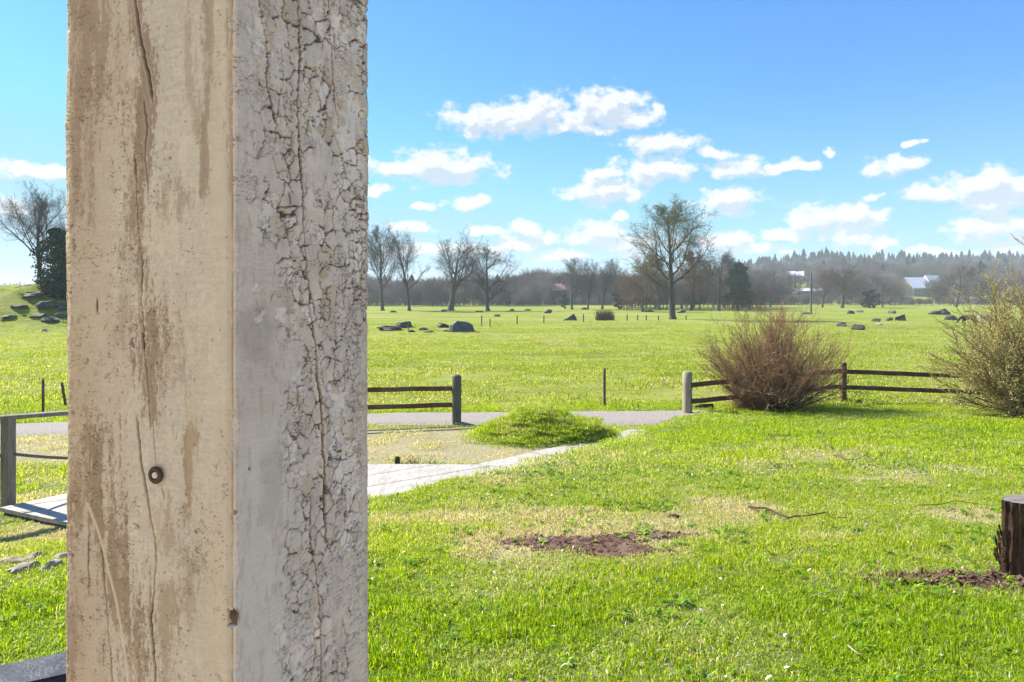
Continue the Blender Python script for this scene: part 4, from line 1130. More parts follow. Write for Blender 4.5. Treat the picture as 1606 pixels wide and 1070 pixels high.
# ------------------------------------------------------------------ branching plants
def branch(out, rr, p, d, L, r, lvl, P):
    nseg = P['nseg'][lvl]; st = L / nseg; rp = r
    for i in range(nseg):
        w = P['wob'][lvl]
        d = (d + Vector((rr.gauss(0, w), rr.gauss(0, w), rr.gauss(0, w) + P['trop'][lvl]))).normalized()
        q = p + d * st; t = (i + 1) / nseg
        rq = max(r * (1 - t * (1 - P['taper'][lvl])), P['rmin'])
        out.append((tuple(p), tuple(q), rp, rq, lvl)); 
        if lvl + 1 < len(P['nseg']) and t >= P['start'][lvl]:
            k = P['kids'][lvl]; m = int(k) + (rr.random() < k - int(k))
            for c in range(m):
                ang = math.radians(rr.gauss(P['ang'][lvl], 9)); ax = d.orthogonal().normalized()
                from mathutils import Quaternion
                ax = Quaternion(d, rr.uniform(0, 6.283)) @ ax
                cd = Quaternion(ax, ang) @ d
                pp = p.lerp(q, rr.random())
                branch(out, rr, pp, cd, L * P['ratio'][lvl] * ((1 - P['fall'][lvl] * t) if (lvl or 'skel' in P) else math.sin(math.pi * (.20 + .68 * t)) * .95) * rr.uniform(.78, 1.15), max(rq * P['rr'][lvl], P['rmin']), lvl + 1, P)
        p = q; rp = rq

def tree_template(seed, P, trunk_r=.022, lvl_split=1):
    rr = random.Random(seed); out = []
    branch(out, rr, Vector((0, 0, -.01)), Vector((0, 0, 1)), P.get('len', .9), trunk_r, 0, P)
    # root flare
    out.append(((0, 0, -.02), (0, 0, .03), trunk_r * 1.5, trunk_r * 1.02, 0))
    mx = max(max(s[0][2], s[1][2]) for s in out); sc = 1 / mx
    out = [(tuple(c * sc for c in a), tuple(c * sc for c in b), r0 * sc, r1 * sc, l) for a, b, r0, r1, l in out]
    t = [s for s in out if s[4] == 0]; c1 = [s for s in out if s[4] in (1, 2)]; c2 = [s for s in out if s[4] > 2]
    wd = np.percentile([math.hypot(s[1][0], s[1][1]) for s in out], 96) * 2
    return t, c1, c2, wd
BASE = dict(nseg=[9, 6, 4, 3, 2], wob=[.05, .13, .16, .2, .25], trop=[.03, .07, .05, .03, .0], taper=[.18, .2, .25, .3, .4], start=[.26, .25, .2, .2, 0],
            kids=[2.4, 1.9, 2.0, 1.9, 0], ang=[50, 42, 42, 45, 0], ratio=[.52, .58, .60, .66, 0], fall=[.42, .4, .3, .2, 0], rr=[.52, .55, .55, .6, 0], rmin=.00045, len=.86)
def variant(**k): d = dict(BASE); d.update(k); return d
SPEC = {
 'tall': variant(ang=[38, 36, 38, 42, 0], ratio=[.56, .56, .58, .62, 0], trop=[.03, .13, .10, .06, 0]),
 'wide': variant(ang=[56, 45, 44, 48, 0], ratio=[.66, .58, .52, .55, 0], start=[.22, .25, .2, .2, 0], len=.70, trop=[.03, .08, .04, .02, 0]),
 'fork': variant(ang=[44, 38, 40, 45, 0], ratio=[.80, .58, .58, .62, 0], start=[.30, .3, .2, .2, 0], len=.58, kids=[2.0, 1.9, 2.0, 1.9, 0], trop=[.03, .16, .08, .03, 0]),
 'round': variant(ang=[48, 46, 44, 48, 0], ratio=[.60, .56, .5, .6, 0], start=[.30, .2, .2, .2, 0], len=.72, kids=[2.5, 2.0, 2.2, 2.4, 0], trop=[.03, .10, .06, .02, 0]),
 'low': variant(ang=[66, 50, 46, 50, 0], ratio=[.60, .56, .5, .6, 0], start=[.15, .2, .2, .2, 0], len=.80, trop=[.03, .02, .02, .0, 0]),
}
SPEC['lone'] = variant(nseg=[11, 7, 4, 3, 2], ang=[46, 38, 38, 42, 0], ratio=[.50, .55, .56, .6, 0], start=[.30, .25, .2, .2, 0], len=.92, kids=[2.5, 1.8, 2.0, 2.1, 0], trop=[.05, .12, .06, .03, 0], wob=[.03, .12, .16, .2, .25])
TT = {}
def tree(kind, seed, px, hgt, label, g, mats=(M_bark, M_bark, M_twig_dark), width=None, rz=None, group=None, rmin=None, trunk_r=.020, buds=None, name='bare_tree'):
    key = (kind, seed, mats[2].name, rmin)
    if key not in TT:
        P = dict(SPEC[kind])
        if rmin: P['rmin'] = rmin
        t, c1, c2, wd = tree_template(seed, P, trunk_r)
        TT[key] = (tube_mesh('trunk', t, mats[0], 8), tube_mesh('branches', c1, mats[1], 4), tube_mesh('twigs', c2, mats[2], 3), wd, [s[1] for s in c2][::3])
    a, b, c, wd, tips = TT[key]
    root = empty(name, g, rnd.uniform(0, 6.28) if rz is None else rz); sx = (width / hgt / wd) if width else 1
    root.scale = (hgt * sx, hgt * sx, hgt)
    obj('trunk', a, root); obj('branches', b, root); obj('twigs', c, root)
    if buds: obj('buds', buds(tips, key), root)
    tag(root, label, 'tree', group); return root

def leaf_bits(name, pts, size, mat, seed=0, per=1, spread=.0, flat=0):
    g = np.random.default_rng(seed); pts = np.repeat(np.asarray(pts, float), per, 0); n = len(pts)
    c = pts + g.normal(0, spread, (n, 3)) if spread else pts
    a = g.normal(size=(n, 3)); a /= np.linalg.norm(a, axis=1, keepdims=True); b = np.cross(a, g.normal(size=(n, 3))); b /= np.linalg.norm(b, axis=1, keepdims=True) + 1e-9
    s = (size * g.uniform(.6, 1.3, n))[:, None]
    v = np.stack([c - a * s, c + b * s * .6, c + a * s, c - b * s * .6], 1).reshape(-1, 3)
    f = np.arange(n * 4).reshape(-1, 4); return mesh_np(name, v, f, mat)
M = Mat('spring_buds', .6, .2); c = M.mix(M.noise(M.pos(), 2, 2), (.16, .18, .045), (.24, .22, .08)); M.color(c); translucent(M, c, .3); M_bud = M.m
M = Mat('brown_leaves', .7, .2); c = M.mix(M.noise(M.pos(), 1.2, 3), (.11, .055, .028), (.21, .115, .06)); M.color(c); translucent(M, c, .25); M_brownleaf = M.m
M = Mat('evergreen_needles', .6, .25); c = M.mix(M.noise(M.pos(), 1.4, 3), (.012, .028, .012), (.032, .062, .022)); M.color(c); M_ever = M.m
M = Mat('pine_needles', .6, .25); c = M.mix(M.noise(M.pos(), .8, 3), (.028, .055, .022), (.065, .10, .035)); M.color(c); M_pine = M.m

def depth_of(base_y): return 2.8 * F / (base_y - HY)
def tree_at(kind, seed, px, by, ty, wpx, label, **k):
    d = k.pop('d', None)
    g = gpt(px, by) if d is None else Vector(((px - CX) / F * d, d, H((px - CX) / F * d, d)))
    hgt = CZ - (ty - HY) / F * g.y - g.z
    return tree(kind, seed, px, hgt, label, g, width=wpx / F * g.y, **k)
RG = 'bare trees in a row beyond the meadow'
tree_at('tall', 11, 600, 487.5, 338, 84, 'tallest bare tree of the row, close right of the big post', group=RG)
tree_at('tall', 12, 642, 487.5, 353, 74, 'bare tree second from the left in the row beyond the meadow', group=RG, trunk_r=.026)
tree_at('fork', 13, 707, 487.5, 354, 104, 'widest forked bare tree of the row, above the big blue-grey boulder', group=RG, trunk_r=.030)
tree_at('wide', 14, 765, 487.5, 373, 96, 'bare tree at the right end of the row of four', group=RG, trunk_r=.026)
budf = lambda tips, key: leaf_bits('buds', tips[::2], .0028, M_bud, 3, 1, .004)
tree_at('lone', 21, 1055, 501, 306, 134, 'big lone tree with a pale green haze of buds in the meadow', mats=(M_bark, M_bark, M_twig_green), rmin=.00050, trunk_r=.022, buds=budf)
brf = lambda tips, key: leaf_bits('dry_leaves', tips, .0060, M_brownleaf, 4, 2, .008)
BG = 'brown-crowned trees behind the big lone tree'
tree_at('low', 31, 1008, 489, 412, 80, 'low brown-crowned tree left behind the big lone tree', mats=(M_bark, M_bark, M_twig_brown), group=BG, buds=brf)
tree_at('round', 32, 1034, 487, 398, 74, 'brown-crowned tree directly behind the trunk of the big lone tree', mats=(M_bark, M_bark, M_twig_brown), group=BG, buds=brf)
tree_at('round', 33, 1084, 487, 392, 76, 'tallest brown-crowned tree, right behind the big lone tree', mats=(M_bark, M_bark, M_twig_brown), group=BG, buds=brf)
tree_at('tall', 12, 1127, 488, 384, 76, 'bare grey tree between the brown-crowned trees and the green pine')
tree_at('tall', 11, 1150, 484, 388, 56, 'slender bare tree rising behind the green pine')
GG = 'small bare trees in the gap of the wood'
tree_at('round', 14, 897, 485.5, 399, 60, 'bare tree beside the house with the red roof', group=GG)
tree_at('tall', 13, 922, 485.5, 402, 52, 'bare tree second from the red-roofed house', group=GG)
tree_at('fork', 12, 944.5, 485, 404, 52, 'bare tree third from the red-roofed house', group=GG, trunk_r=.026)
tree_at('tall', 14, 968, 482, 403, 46, 'bare tree at the right end of the gap, before the brown crowns', group=GG)
tree_at('wide', 13, 1208, 482, 414, 66, 'grey bare tree with spreading crown right of the pine', mats=(M_bark, M_bark, M_twig_purple))
tree_at('round', 34, 1321, 483, 412, 84, 'round purple-brown bare tree in front of the wooded ridge', mats=(M_bark, M_bark, M_twig_purple))
tree_at('round', 32, 1290, 482, 424, 50, 'smaller purple-brown tree left of the round one below the ridge', mats=(M_bark, M_bark, M_twig_purple))
tree_at('low', 31, 1384, 482, 424, 56, 'purple-brown tree left of the barn with the pale roof', mats=(M_bark, M_bark, M_twig_purple))
tree_at('tall', 34, 1500, 482, 410, 60, 'grey-brown bare tree right of the barn', mats=(M_bark, M_bark, M_twig_purple))
tree_at('fork', 15, 62, 0, 279, 130, 'bare tree growing on top of the rocky knoll at the left', d=61.5, mats=(M_bark, M_bark, M_twig), rmin=.00045, trunk_r=.020)
tree_at('tall', 11, 118, 0, 318, 70, 'bare tree partly hidden behind the big post, beyond the dark evergreen', d=75, rmin=.0007)

def blob_points(n, cx, cy, cz, rx, ry, rz, seed, shell=.55):
    g = np.random.default_rng(seed); v = g.normal(size=(n, 3)); v /= np.linalg.norm(v, axis=1, keepdims=True)
    r = (shell + (1 - shell) * g.random(n)) ** .8; return v * r[:, None] * [rx, ry, rz] + [cx, cy, cz]
def leafy_tree(name, label, cat, g, hgt, wid, mat, n, size, seed, trunk_r=.12, lobes=9, low=.05, droop=0):
    rr = random.Random(seed); root = empty(name, g); tag(root, label, cat)
    pts = []; limbs = [((0, 0, -.2), (0, 0, hgt * .9), trunk_r, trunk_r * .3, 0)]
    for i in range(lobes):
        t = low + (1 - low) * (i + .5) / lobes; a = i * 2.4 + rr.random(); env = math.sin(math.pi * min(1, max(.12, t * .88 + .06))) ** .7
        R = wid / 2 * env; ox, oy = math.cos(a) * R * rr.uniform(.3, .75), math.sin(a) * R * rr.uniform(.3, .75); oz = hgt * t
        s = wid * rr.uniform(.16, .26) * (env + .3)
        pts.append(blob_points(n // lobes, ox, oy, oz, s, s, s * .62, seed + i)); limbs.append(((0, 0, oz * .85), (ox, oy, oz), trunk_r * .35, trunk_r * .1, 1))
    pts = np.concatenate(pts); obj('trunk', tube_mesh('trunk', limbs, M_bark, 6), root)
    obj('foliage', leaf_bits('foliage', pts, size, mat, seed), root); return root
gk = (97 - CX) / F * 60.5
leafy_tree('evergreen_bush', 'dense dark evergreen on the rocky knoll beside the big post', 'evergreen', Vector((gk, 60.5, H(gk, 60.5) - .5)), 5.7, 4.6, M_ever, 15000, .10, 71, .14, 26, .0)
g = gpt(1158, 488); leafy_tree('pine_tree', 'green pine right of the brown-crowned trees', 'pine tree', g, 9.2, 6.2, M_pine, 9000, .17, 72, .24, 12, .18)
g = gpt(970, 485); leafy_tree('evergreen_bush', 'small dark evergreen bush left of the brown-crowned trees', 'evergreen', g, 4.3, 2.8, M_ever, 3000, .14, 73, .1, 9, .02)
g = gpt(885, 484); leafy_tree('evergreen_bush', 'small conical evergreen under the red-roofed house', 'evergreen', g, 3.4, 1.9, M_ever, 2200, .12, 74, .08, 9, .0)
g = gpt(1364, 483); leafy_tree('evergreen_bush', 'pair of low dark spruces at the meadow edge below the cabin', 'evergreen', g, 4.2, 4.6, M_ever, 3000, .14, 75, .1, 8, .0)

# ------------------------------------------------------------------ shrubs
def shrub(name, label, g, nst, hgt, wid, mats, seed, lean=0.0, rmin=.0042, buds=None, basew=.35, dens=1.0, skirt=0):
    rr = random.Random(seed); out = []
    P = dict(skel=1, nseg=[7, 5, 3], wob=[.07, .12, .16], trop=[.035, .05, .03], taper=[.28, .4, .5], start=[.2, .2, 0], kids=[1.9 * dens, 2.0 * dens, 0], ang=[30, 28, 0],
             ratio=[.42, .48, 0], fall=[.35, .2, 0], rr=[.55, .7, 0], rmin=rmin)
    for i in range(nst):
        a = rr.uniform(0, 6.283); t = rr.random() ** .72
        el = math.radians(88 - 66 * t); dirr = Vector((math.cos(a) * math.cos(el), math.sin(a) * math.cos(el) * .8, math.sin(el)))
        dirr.x += lean * rr.random(); dirr.normalize()
        L = 1 / math.sqrt((math.cos(el) / (wid / 2)) ** 2 + (math.sin(el) / hgt) ** 2) * rr.uniform(.62, 1.0)
        p = Vector((math.cos(a) * basew * t * rr.random(), math.sin(a) * basew * t * rr.random(), -.08))
        branch(out, rr, p, dirr, L, rr.uniform(.011, .022), 0, P)
    for i in range(skirt):
        a = rr.uniform(math.pi * .75, math.pi * 1.35); el = math.radians(rr.uniform(12, 45)); dirr = Vector((math.cos(a) * math.cos(el), math.sin(a) * math.cos(el), math.sin(el)))
        branch(out, rr, Vector((rr.uniform(-.55, 0), rr.uniform(-.3, .2), -.05)), dirr, rr.uniform(.45, .85), .008, 1, P)
    root = empty(name, g); tag(root, label, 'shrub')
    obj('stems', tube_mesh('stems', [s for s in out if s[4] == 0], mats[0], 5), root)
    tw = [s for s in out if s[4] > 0]; obj('twigs', tube_mesh('twigs', tw, mats[1], 3), root)
    if buds: obj('buds', leaf_bits('buds', [s[1] for s in tw if s[4] == 2], buds[0], buds[1], seed, buds[2], .02), root)
    return root
gs = gpt(1212, 643)
shrub('bare_shrub', 'red-brown bare shrub fanning out in front of the rail fence', gs, 112, 2.5, 4.35, (M_shrub_old, M_shrub_red), 81, -.18, .0028, None, .42, .96, 140)
M = Mat('ochre_buds', .6, .3); c = M.mix(M.noise(M.pos(), 6, 2), (.42, .35, .14), (.60, .53, .27)); M.color(c); translucent(M, c, .3); M_ochre = M.m
gs = gpt(1640, 655)
shrub('budding_shrub', 'tall yellowish shrub in bud at the right edge, hiding the end of the fence', gs, 92, 3.65, 4.0, (M_shrub_old, M_shrub_yel), 82, -.05, .0055, (.017, M_ochre, 1), .6, .92, 60)
gg = gpt(948, 503); root = empty('brush_pile', gg); tag(root, 'small square pile of brown brush in the meadow behind the wire stakes', 'brush pile')
rr = random.Random(9); sg = []
for i in range(420):
    x, y = rr.uniform(-.95, .95), rr.uniform(-.4, .4); sg.append(((x, y, -.05), (x + rr.gauss(0, .16), y + rr.gauss(0, .16), rr.uniform(.6, 1.3)), .022, .008))
obj('sticks', tube_mesh('sticks', sg, M_twig_brown, 3), root)

# ------------------------------------------------------------------ boulders
def rock_mat(name, c1, c2, top):
    M = Mat(name, .85, .3); n = M.noise(M.pos(), 2.2, 7, .7); n2 = M.noise(M.pos(), 1.1, 4)
    c = M.mix(M.ramp(n, .3, .7), c1, c2); nz = M.n('ShaderNodeSeparateXYZ'); M.L.new(M.n('ShaderNodeNewGeometry').outputs['Normal'], nz.inputs[0])
    k = M.math('MULTIPLY', M.ramp(nz.outputs[2], .45, .85), M.ramp(n2, .40, .58)); M.color(M.mix(k, c, top)); M.bump(n, .8, .12); return M.m
M_rock = rock_mat('dark_granite', (.030, .031, .036), (.085, .086, .094), (.17, .14, .085))
M_rock_b = rock_mat('brown_rock', (.030, .024, .020), (.085, .070, .058), (.20, .17, .09))
M_rock_l = rock_mat('lichened_rock', (.20, .20, .19), (.34, .33, .30), (.24, .24, .12))
RK = [rock_mesh('boulder', 400 + i, M_rock, 3, .75, .55, 14) for i in range(7)]; RKB = [rock_mesh('boulder', 440 + i, M_rock_b, 3, .75, .6, 13) for i in range(4)]; RKL = [rock_mesh('boulder', 470 + i, M_rock_l, 3, .75, .3, 8) for i in range(3)]
def rock(px, by, wpx, hpx, label, lib=RK, i=0, group=None, rz=None, tilt=0, d=None, name='boulder'):
    g = gpt(px, by) if d is None else Vector(((px - CX) / F * d, d, H((px - CX) / F * d, d)))
    w = wpx / F * g.y * 1.12; hh = hpx / F * g.y * 1.15
    o = obj(name, lib[i % len(lib)], loc=(g.x, g.y, g.z + hh * .12), rot=(0, tilt, rnd.uniform(0, 6) if rz is None else rz), scale=(w / 1.65, w / 1.9, hh / 1.0))
    return tag(o, label, 'rock', group)
# the big slanted boulder: its own block shape
g = gpt(724, 521.5); s = g.y / F
prof = [(-20, 0), (-19, 12.5), (-10, 18.5), (9, 18), (15, 14), (19, 3), (23, -.5)]
vs = []; fs = []
NX, NR_ = len(prof), 9
for j in range(NR_):
    t = j / (NR_ - 1); sh = 1 - .25 * (2 * t - 1) ** 2 if j in (0, NR_ - 1) else 1
    for i, (x, z) in enumerate(prof):
        nn = float(vnoise(np.array([i * 1.7]), np.array([j * 1.3]), 5)[0]) - .5
        tp_ = (1 - .30 * t * (z > 0))
        vs.append(((x + 2.0 * nn) * s * sh, (t * 30 + 1.6 * nn) * s + (z * .25 * s), (z * tp_ + 1.6 * nn * (z > 2)) * s - .05))
for j in range(NR_ - 1):
    for i in range(NX - 1): a = j * NX + i; fs.append((a, a + 1, a + NX + 1, a + NX))
fs.append(tuple(range(NX))[::-1]); fs.append(tuple((NR_ - 1) * NX + i for i in range(NX)))
M_big = rock_mat('blue_grey_boulder', (.045, .055, .075), (.10, .115, .14), (.26, .22, .15))
tag(obj('boulder', mesh_np('boulder', vs, fs, M_big), loc=g), 'largest boulder in the meadow, blue-grey with a slanted right side and mossy top', 'rock')
rock(608, 517, 34, 7, 'long flat dark slab rock nearest the big post', RK, 1, rz=.1)
rock(633, 513.5, 24, 9, 'dark rock just behind the long flat slab', RK, 2, rz=0)
rock(645, 521, 12, 4, 'low rock at the foot of the stake left of the big boulder', RK, 3)
rock(664, 518, 15, 5, 'small dark rock between the flat slab and the big boulder', RK, 4)
rock(673, 521.5, 15, 4, 'low flat stone in front of the small dark rocks left of the big boulder', RK, 5)
rock(694, 513, 22, 8, 'mossy rock touching the left side of the big boulder', RKB, 0)
rock(699, 520, 9, 3.5, 'small rock at the left foot of the big boulder', RK, 6)
g = gpt(893, 503); s = g.y / F                                   # pointed boulder
vs = [(-13*s, 0, -.05), (12*s, -.3, -.05), (10*s, 8*s, -.05), (-8*s, 9*s, -.05), (7*s, 1.5*s, 11*s), (9*s, 6*s, 8.5*s), (-2*s, 1*s, 4.5*s), (-1*s, 7*s, 4*s), (11*s, 2*s, 5*s)]
fs = [(0, 1, 8, 4, 6), (1, 2, 8), (8, 2, 5, 4), (4, 5, 7, 6), (6, 7, 3, 0), (2, 3, 7, 5)]
tag(obj('boulder', mesh_np('boulder', vs, fs, M_rock), loc=g), 'pointed triangular dark boulder left of the brown brush pile', 'rock')
for i, (px, by, w, h, lb) in enumerate([(859, 491.5, 12, 7, 'squat block-like boulder left of the pointed one'), (780, 496.5, 11, 4, 'small dark rock below the rightmost tree of the row'),
   (617, 490, 11, 3, 'low rock between the two left trees of the row'), (752, 490, 12, 3.5, 'low rock at the foot of the rightmost tree of the row'), (803, 487, 8, 3, 'tiny far rock right of the row of trees'),
   (916, 485.5, 9, 4.5, 'grey rock among the small trees near the red-roofed house'), (1017, 489, 15, 3, 'flat rock below the low brown-crowned tree'), (1066, 491, 16, 6, 'dark rock behind the trunk of the big lone tree'),
   (697, 488, 9, 3, 'low rock left of the widest forked tree'), (828, 487, 12, 2.5, 'faint low rock far right of the row of trees')]):
    rock(px, by, w, h, lb, RK, i)
for i, (px, by, w, h, lb, lib) in enumerate([(1320, 512, 14, 7, 'rounded rock between the red-brown shrub and the sunlit rock', RK), (1346, 517.5, 19, 9, 'dark rock with a bright tan left side, nearest to the fence', RKB),
   (1334, 492, 12, 5, 'low dark rock, left of a touching pair far out', RK), (1348, 490, 11, 4.5, 'low dark rock, right of a touching pair far out', RK), (1373, 504.5, 15, 5.5, 'low dark rock left of the tilted one', RK),
   (1378, 510.5, 9, 4, 'small pale rock below the low dark one', RKL), (1399, 492, 11, 7, 'rounded rock farther out than the tilted one', RK), (1395, 503, 10, 6, 'small rock touching the left of the tilted one', RK),
   (1473, 493, 27, 10, 'broad heaped rock far out below the barn', RKB), (1492, 502, 16, 8, 'rounded dark rock left of the cow', RK), (1540, 504, 20, 12, 'pale slanted rock right of the cow, seen through shrub twigs', RKL),
   (1265, 493, 16, 4, 'low brown rock just above the red-brown shrub', RKB), (1518, 489, 14, 3, 'faint flat rock far out above the cow', RKB)]):
    rock(px, by, w, h, lb, lib, i)
g = gpt(1413, 503); s = g.y / F
vs = [(-9*s, 0, -.05), (7*s, -.2, -.05), (6*s, 6*s, -.05), (-7*s, 6*s, -.05), (6.5*s, 1*s, 10*s), (6*s, 4*s, 9*s), (-8*s, 1*s, 5*s), (-7*s, 5*s, 4*s), (7.5*s, 1*s, 4*s)]
tag(obj('boulder', mesh_np('boulder', vs, fs, M_rock), loc=g), 'tilted rock with a raised right corner in the middle of the far group', 'rock')
g = gpt(1345, 631); rock(1345, 631, 9, 5, 'small dark stone at the foot of the dark fence post', RK, 3)
rock(1508, 634, 10, 6, 'white stone at the right end of the fence, under the yellowish shrub', RKL, 1); rock(1316, 632, 6, 3, 'small pale stone left of the dark fence post', RKL, 2)
kn = [(40, 62.0, 26, 5, 'narrow dark ledge on top of the rocky knoll'), (52, 60.0, 34, 7, 'long dark rock ledge under the bare tree of the knoll'), (74, 58.6, 26, 9, 'dark rock below the evergreen on the knoll'), (60, 57.2, 22, 6, 'rock in the middle of the knoll slope'),
      (78, 56.5, 24, 8, 'lower dark rock on the knoll, beside the big post'), (96, 57.6, 18, 8, 'rock on the knoll touching the edge of the big post'), (30, 58.0, 22, 5, 'dark rock at the left of the knoll slope'), (12, 56.6, 20, 5, 'lowest dark rock at the far left of the knoll'), (100, 59, 22, 10, 'shaded rock under the evergreen')]
for i, (px, d, w, h, lb) in enumerate(kn): rock(px, 0, w, h, lb, RK, i, d=d, rz=0, group='rocks on the knoll')
rock(69, 519.5, 9, 4, 'single white stone at the foot of the knoll', RKL, 0)
# pale stones on the lawn
for i, (px, py, w, lb) in enumerate([(1356, 736, 7, 'pale stone just below the thin forked grey branch'), (1400, 735, 5, 'small pale stone right of the thin forked grey branch'), (1354, 771, 9, 'largest white stone, beyond the long crooked dark stick'),
   (1497, 802, 5, 'left one of three white pebbles left of the tree stump'), (1507, 803, 5, 'middle one of three white pebbles left of the tree stump'), (1519, 801, 5, 'right one of three white pebbles left of the tree stump'),
   (1254, 762, 8, 'flat pale stone above the middle of the long crooked stick'), (1202, 690, 5, 'small pale stone on the lawn below the red-brown shrub'), (1452, 705, 4, 'tiny pale stone on the lawn between shrub shadow and stump'),
   (945, 995, 6, 'pale stone in the foreground grass below the bare soil patch'), (1480, 870, 6, 'pale stone in the grass just left of the bark chips')]):
    g = gpt(px, py); r = w / F * g.y / 2; tag(obj('pale_stone', RKL[i % 3], loc=(g.x, g.y, g.z + .02), rot=(0, 0, i), scale=(r * 1.2, r, r * .9)), lb, 'stone', 'small pale stones on the lawn')
# fallen sticks
def stick(pts, r, mat, label, lift=.03, name='fallen_stick'):
    P = [gpt(*p) for p in pts]; o0 = P[0].copy(); lift += .015; P = [p - o0 + Vector((0, 0, lift + .012 * ((i * 7) % 3 - 1))) for i, p in enumerate(P)]
    rad = [r * (1 - .75 * i / (len(P) - 1)) for i in range(len(P))]
    o = obj(name, loft(name, P, rad, mat, 6, noise=.3, seed=len(pts)), loc=o0); return tag(o, label, 'stick')
stick([(1174, 801), (1186, 805), (1202, 807), (1222, 814), (1238, 821), (1248, 820), (1262, 816), (1285, 814), (1297, 814), (1305, 819), (1330, 820)], .011, M_shrub_old, 'long crooked dark stick lying across the middle of the lawn', .035)
stick([(1284, 690), (1296, 704), (1312, 720), (1326, 727), (1345, 728), (1358, 722), (1376, 735)], .009, M_stake, 'thin forked grey branch on the lawn, beyond the crooked stick', .05)
stick([(1440, 799), (1475, 800), (1500, 796), (1545, 799)], .006, M_stake, 'thin dry twig on the lawn, left of the tree stump', .04)
stick([(1270, 950), (1290, 946), (1320, 944), (1352, 946)], .004, M_post_pale, 'pale thin twig in the foreground grass', .05)
stick([(1330, 1030), (1345, 1045), (1352, 1050)], .005, M_post_pale, 'short pale twig at the bottom of the lawn', .05)

# ------------------------------------------------------------------ the tree stump at the right edge
M = Mat('stump_bark', .9, .25); p = M.pos((16, 16, 2.2)); n = M.noise(p, 2.0, 7, .7, 1.0); n2 = M.noise(M.pos((60, 60, 9)), 1, 4)
c = M.mix(M.ramp(n, .32, .68), (.018, .010, .0065), (.115, .062, .038)); c = M.mix(M.ramp(n2, .62, .78, 0, .5), c, (.14, .095, .07)); M.color(c); M.bump(n, 1.0, .03); M_sb = M.m
M = Mat('stump_cut', .85, .2); n = M.noise(M.pos((9, 9, 9)), 3, 6, .7); M.color(M.mix(n, (.13, .11, .10), (.27, .24, .22))); M.bump(n, .6, .01); M_sc = M.m
M = Mat('stump_inner_wood', .8, .2); n = M.noise(M.pos((30, 30, 3)), 1.5, 6, .7); M.color(M.mix(n, (.33, .22, .14), (.60, .47, .34))); M.bump(n, .6, .01); M_si = M.m
g = gpt(1600, 914); R0 = .30; sx = ray(1567, 900, g.y).x + R0; root = empty('tree_stump', (sx + .115, g.y + .12, g.z)); root.scale = (1, .42, 1); tag(root, 'weathered hollow tree stump at the right edge of the lawn', 'tree stump')
na, nz = 150, 50; top = (915 - 794) / F * (g.y) 
A, Zs = np.meshgrid(np.linspace(0, 2 * np.pi, na, endpoint=False), np.linspace(-.08, 1, nz)); ca, sa = np.cos(A), np.sin(A)
rad = R0 * (1 + .05 * sstep(.25, 0, Zs) * .9 + .06 * np.cos(A * 3 + 1)) + .030 * (fbm(A * 9, Zs * 2.2, 4, 3) - .5) + .034 * np.abs(np.sin(A * 11 + 3 * vnoise(A * 2, Zs * 2, 4))) * .6 + .012 * (fbm(A * 22, Zs * 12, 3, 5) - .5)
angf = np.arctan2(np.sin(A + math.pi * .5 - .02), np.cos(A + math.pi * .5 - .02))       # angle from the viewer's side
cav = sstep(.95, .5, np.abs(angf - .05) / (.45 + .35 * sstep(.8, .1, Zs))) * sstep(.86, .70, Zs + .05 * np.sin(A * 9))
rad = rad * (1 - .55 * cav)
vv = np.stack([ca * rad, sa * rad, Zs * top + .008 * (fbm(A * 6, A * 0, 2, 6) - .5) * (Zs > .97)], -1).reshape(-1, 3)
i = np.arange(nz - 1)[:, None] * na; j = np.arange(na)[None]; j2 = (j + 1) % na
f = np.stack([i + j, i + j2, i + na + j2, i + na + j], -1).reshape(-1, 4)
obj('bark', mesh_np('bark', vv, f, M_sb, True), root)
rt = rad[-1]; vs = [(0, 0, top + .004)] + [(math.cos(a) * r * .55, math.sin(a) * r * .55, top + .006 * math.sin(a * 5)) for a, r in zip(A[-1], rt)] + [(math.cos(a) * r * 1.0, math.sin(a) * r * 1.0, top + .003) for a, r in zip(A[-1], rt)]
fs = [(0, 1 + k, 1 + (k + 1) % na) for k in range(na)] + [(1 + k, 1 + na + k, 1 + na + (k + 1) % na, 1 + (k + 1) % na) for k in range(na)]
obj('cut_top', mesh_np('cut_top', vs, fs, M_sc), root)
obj('inner_wood', loft('inner_wood', [(-.155, -.26, 0.1), (-.15, -.265, top * .35), (-.15, -.27, top * .62), (-.155, -.26, top * .86)], [.045, .03, .045, .03], M_si, 9, noise=.6, seed=8), root)
for k, (a, L) in enumerate([(-1.9, .20), (-1.2, .2)]):
    pts = [(math.cos(a) * R0 * .8, math.sin(a) * R0 * .8, .12), (math.cos(a) * (R0 + .06), math.sin(a) * (R0 + .06), .06), (math.cos(a + .1) * (R0 + L * .6), math.sin(a + .1) * (R0 + L * .6), .02), (math.cos(a + .2) * (R0 + L), math.sin(a + .2) * (R0 + L), -.03)]
    obj('root', loft('root', pts, [.07, .05, .035, .015], M_sb, 8, noise=.5, seed=k), root)
for k in range(20):
    a = rnd.uniform(-3.5, -2.75); z = rnd.uniform(0, top * .5); L = rnd.uniform(.05, .13); rr_ = R0 + rnd.uniform(.0, .05) * (1 - z / top)
    me = plank_mesh('loose_bark', (math.cos(a) * rr_, math.sin(a) * rr_, z), (math.cos(a) * (rr_ + .02), math.sin(a) * (rr_ + .02), z + L), rnd.uniform(.03, .06), .007, M_sb, 3, .006, k, up=Vector((math.cos(a), math.sin(a), 0)))
    obj('loose_bark', me, root)

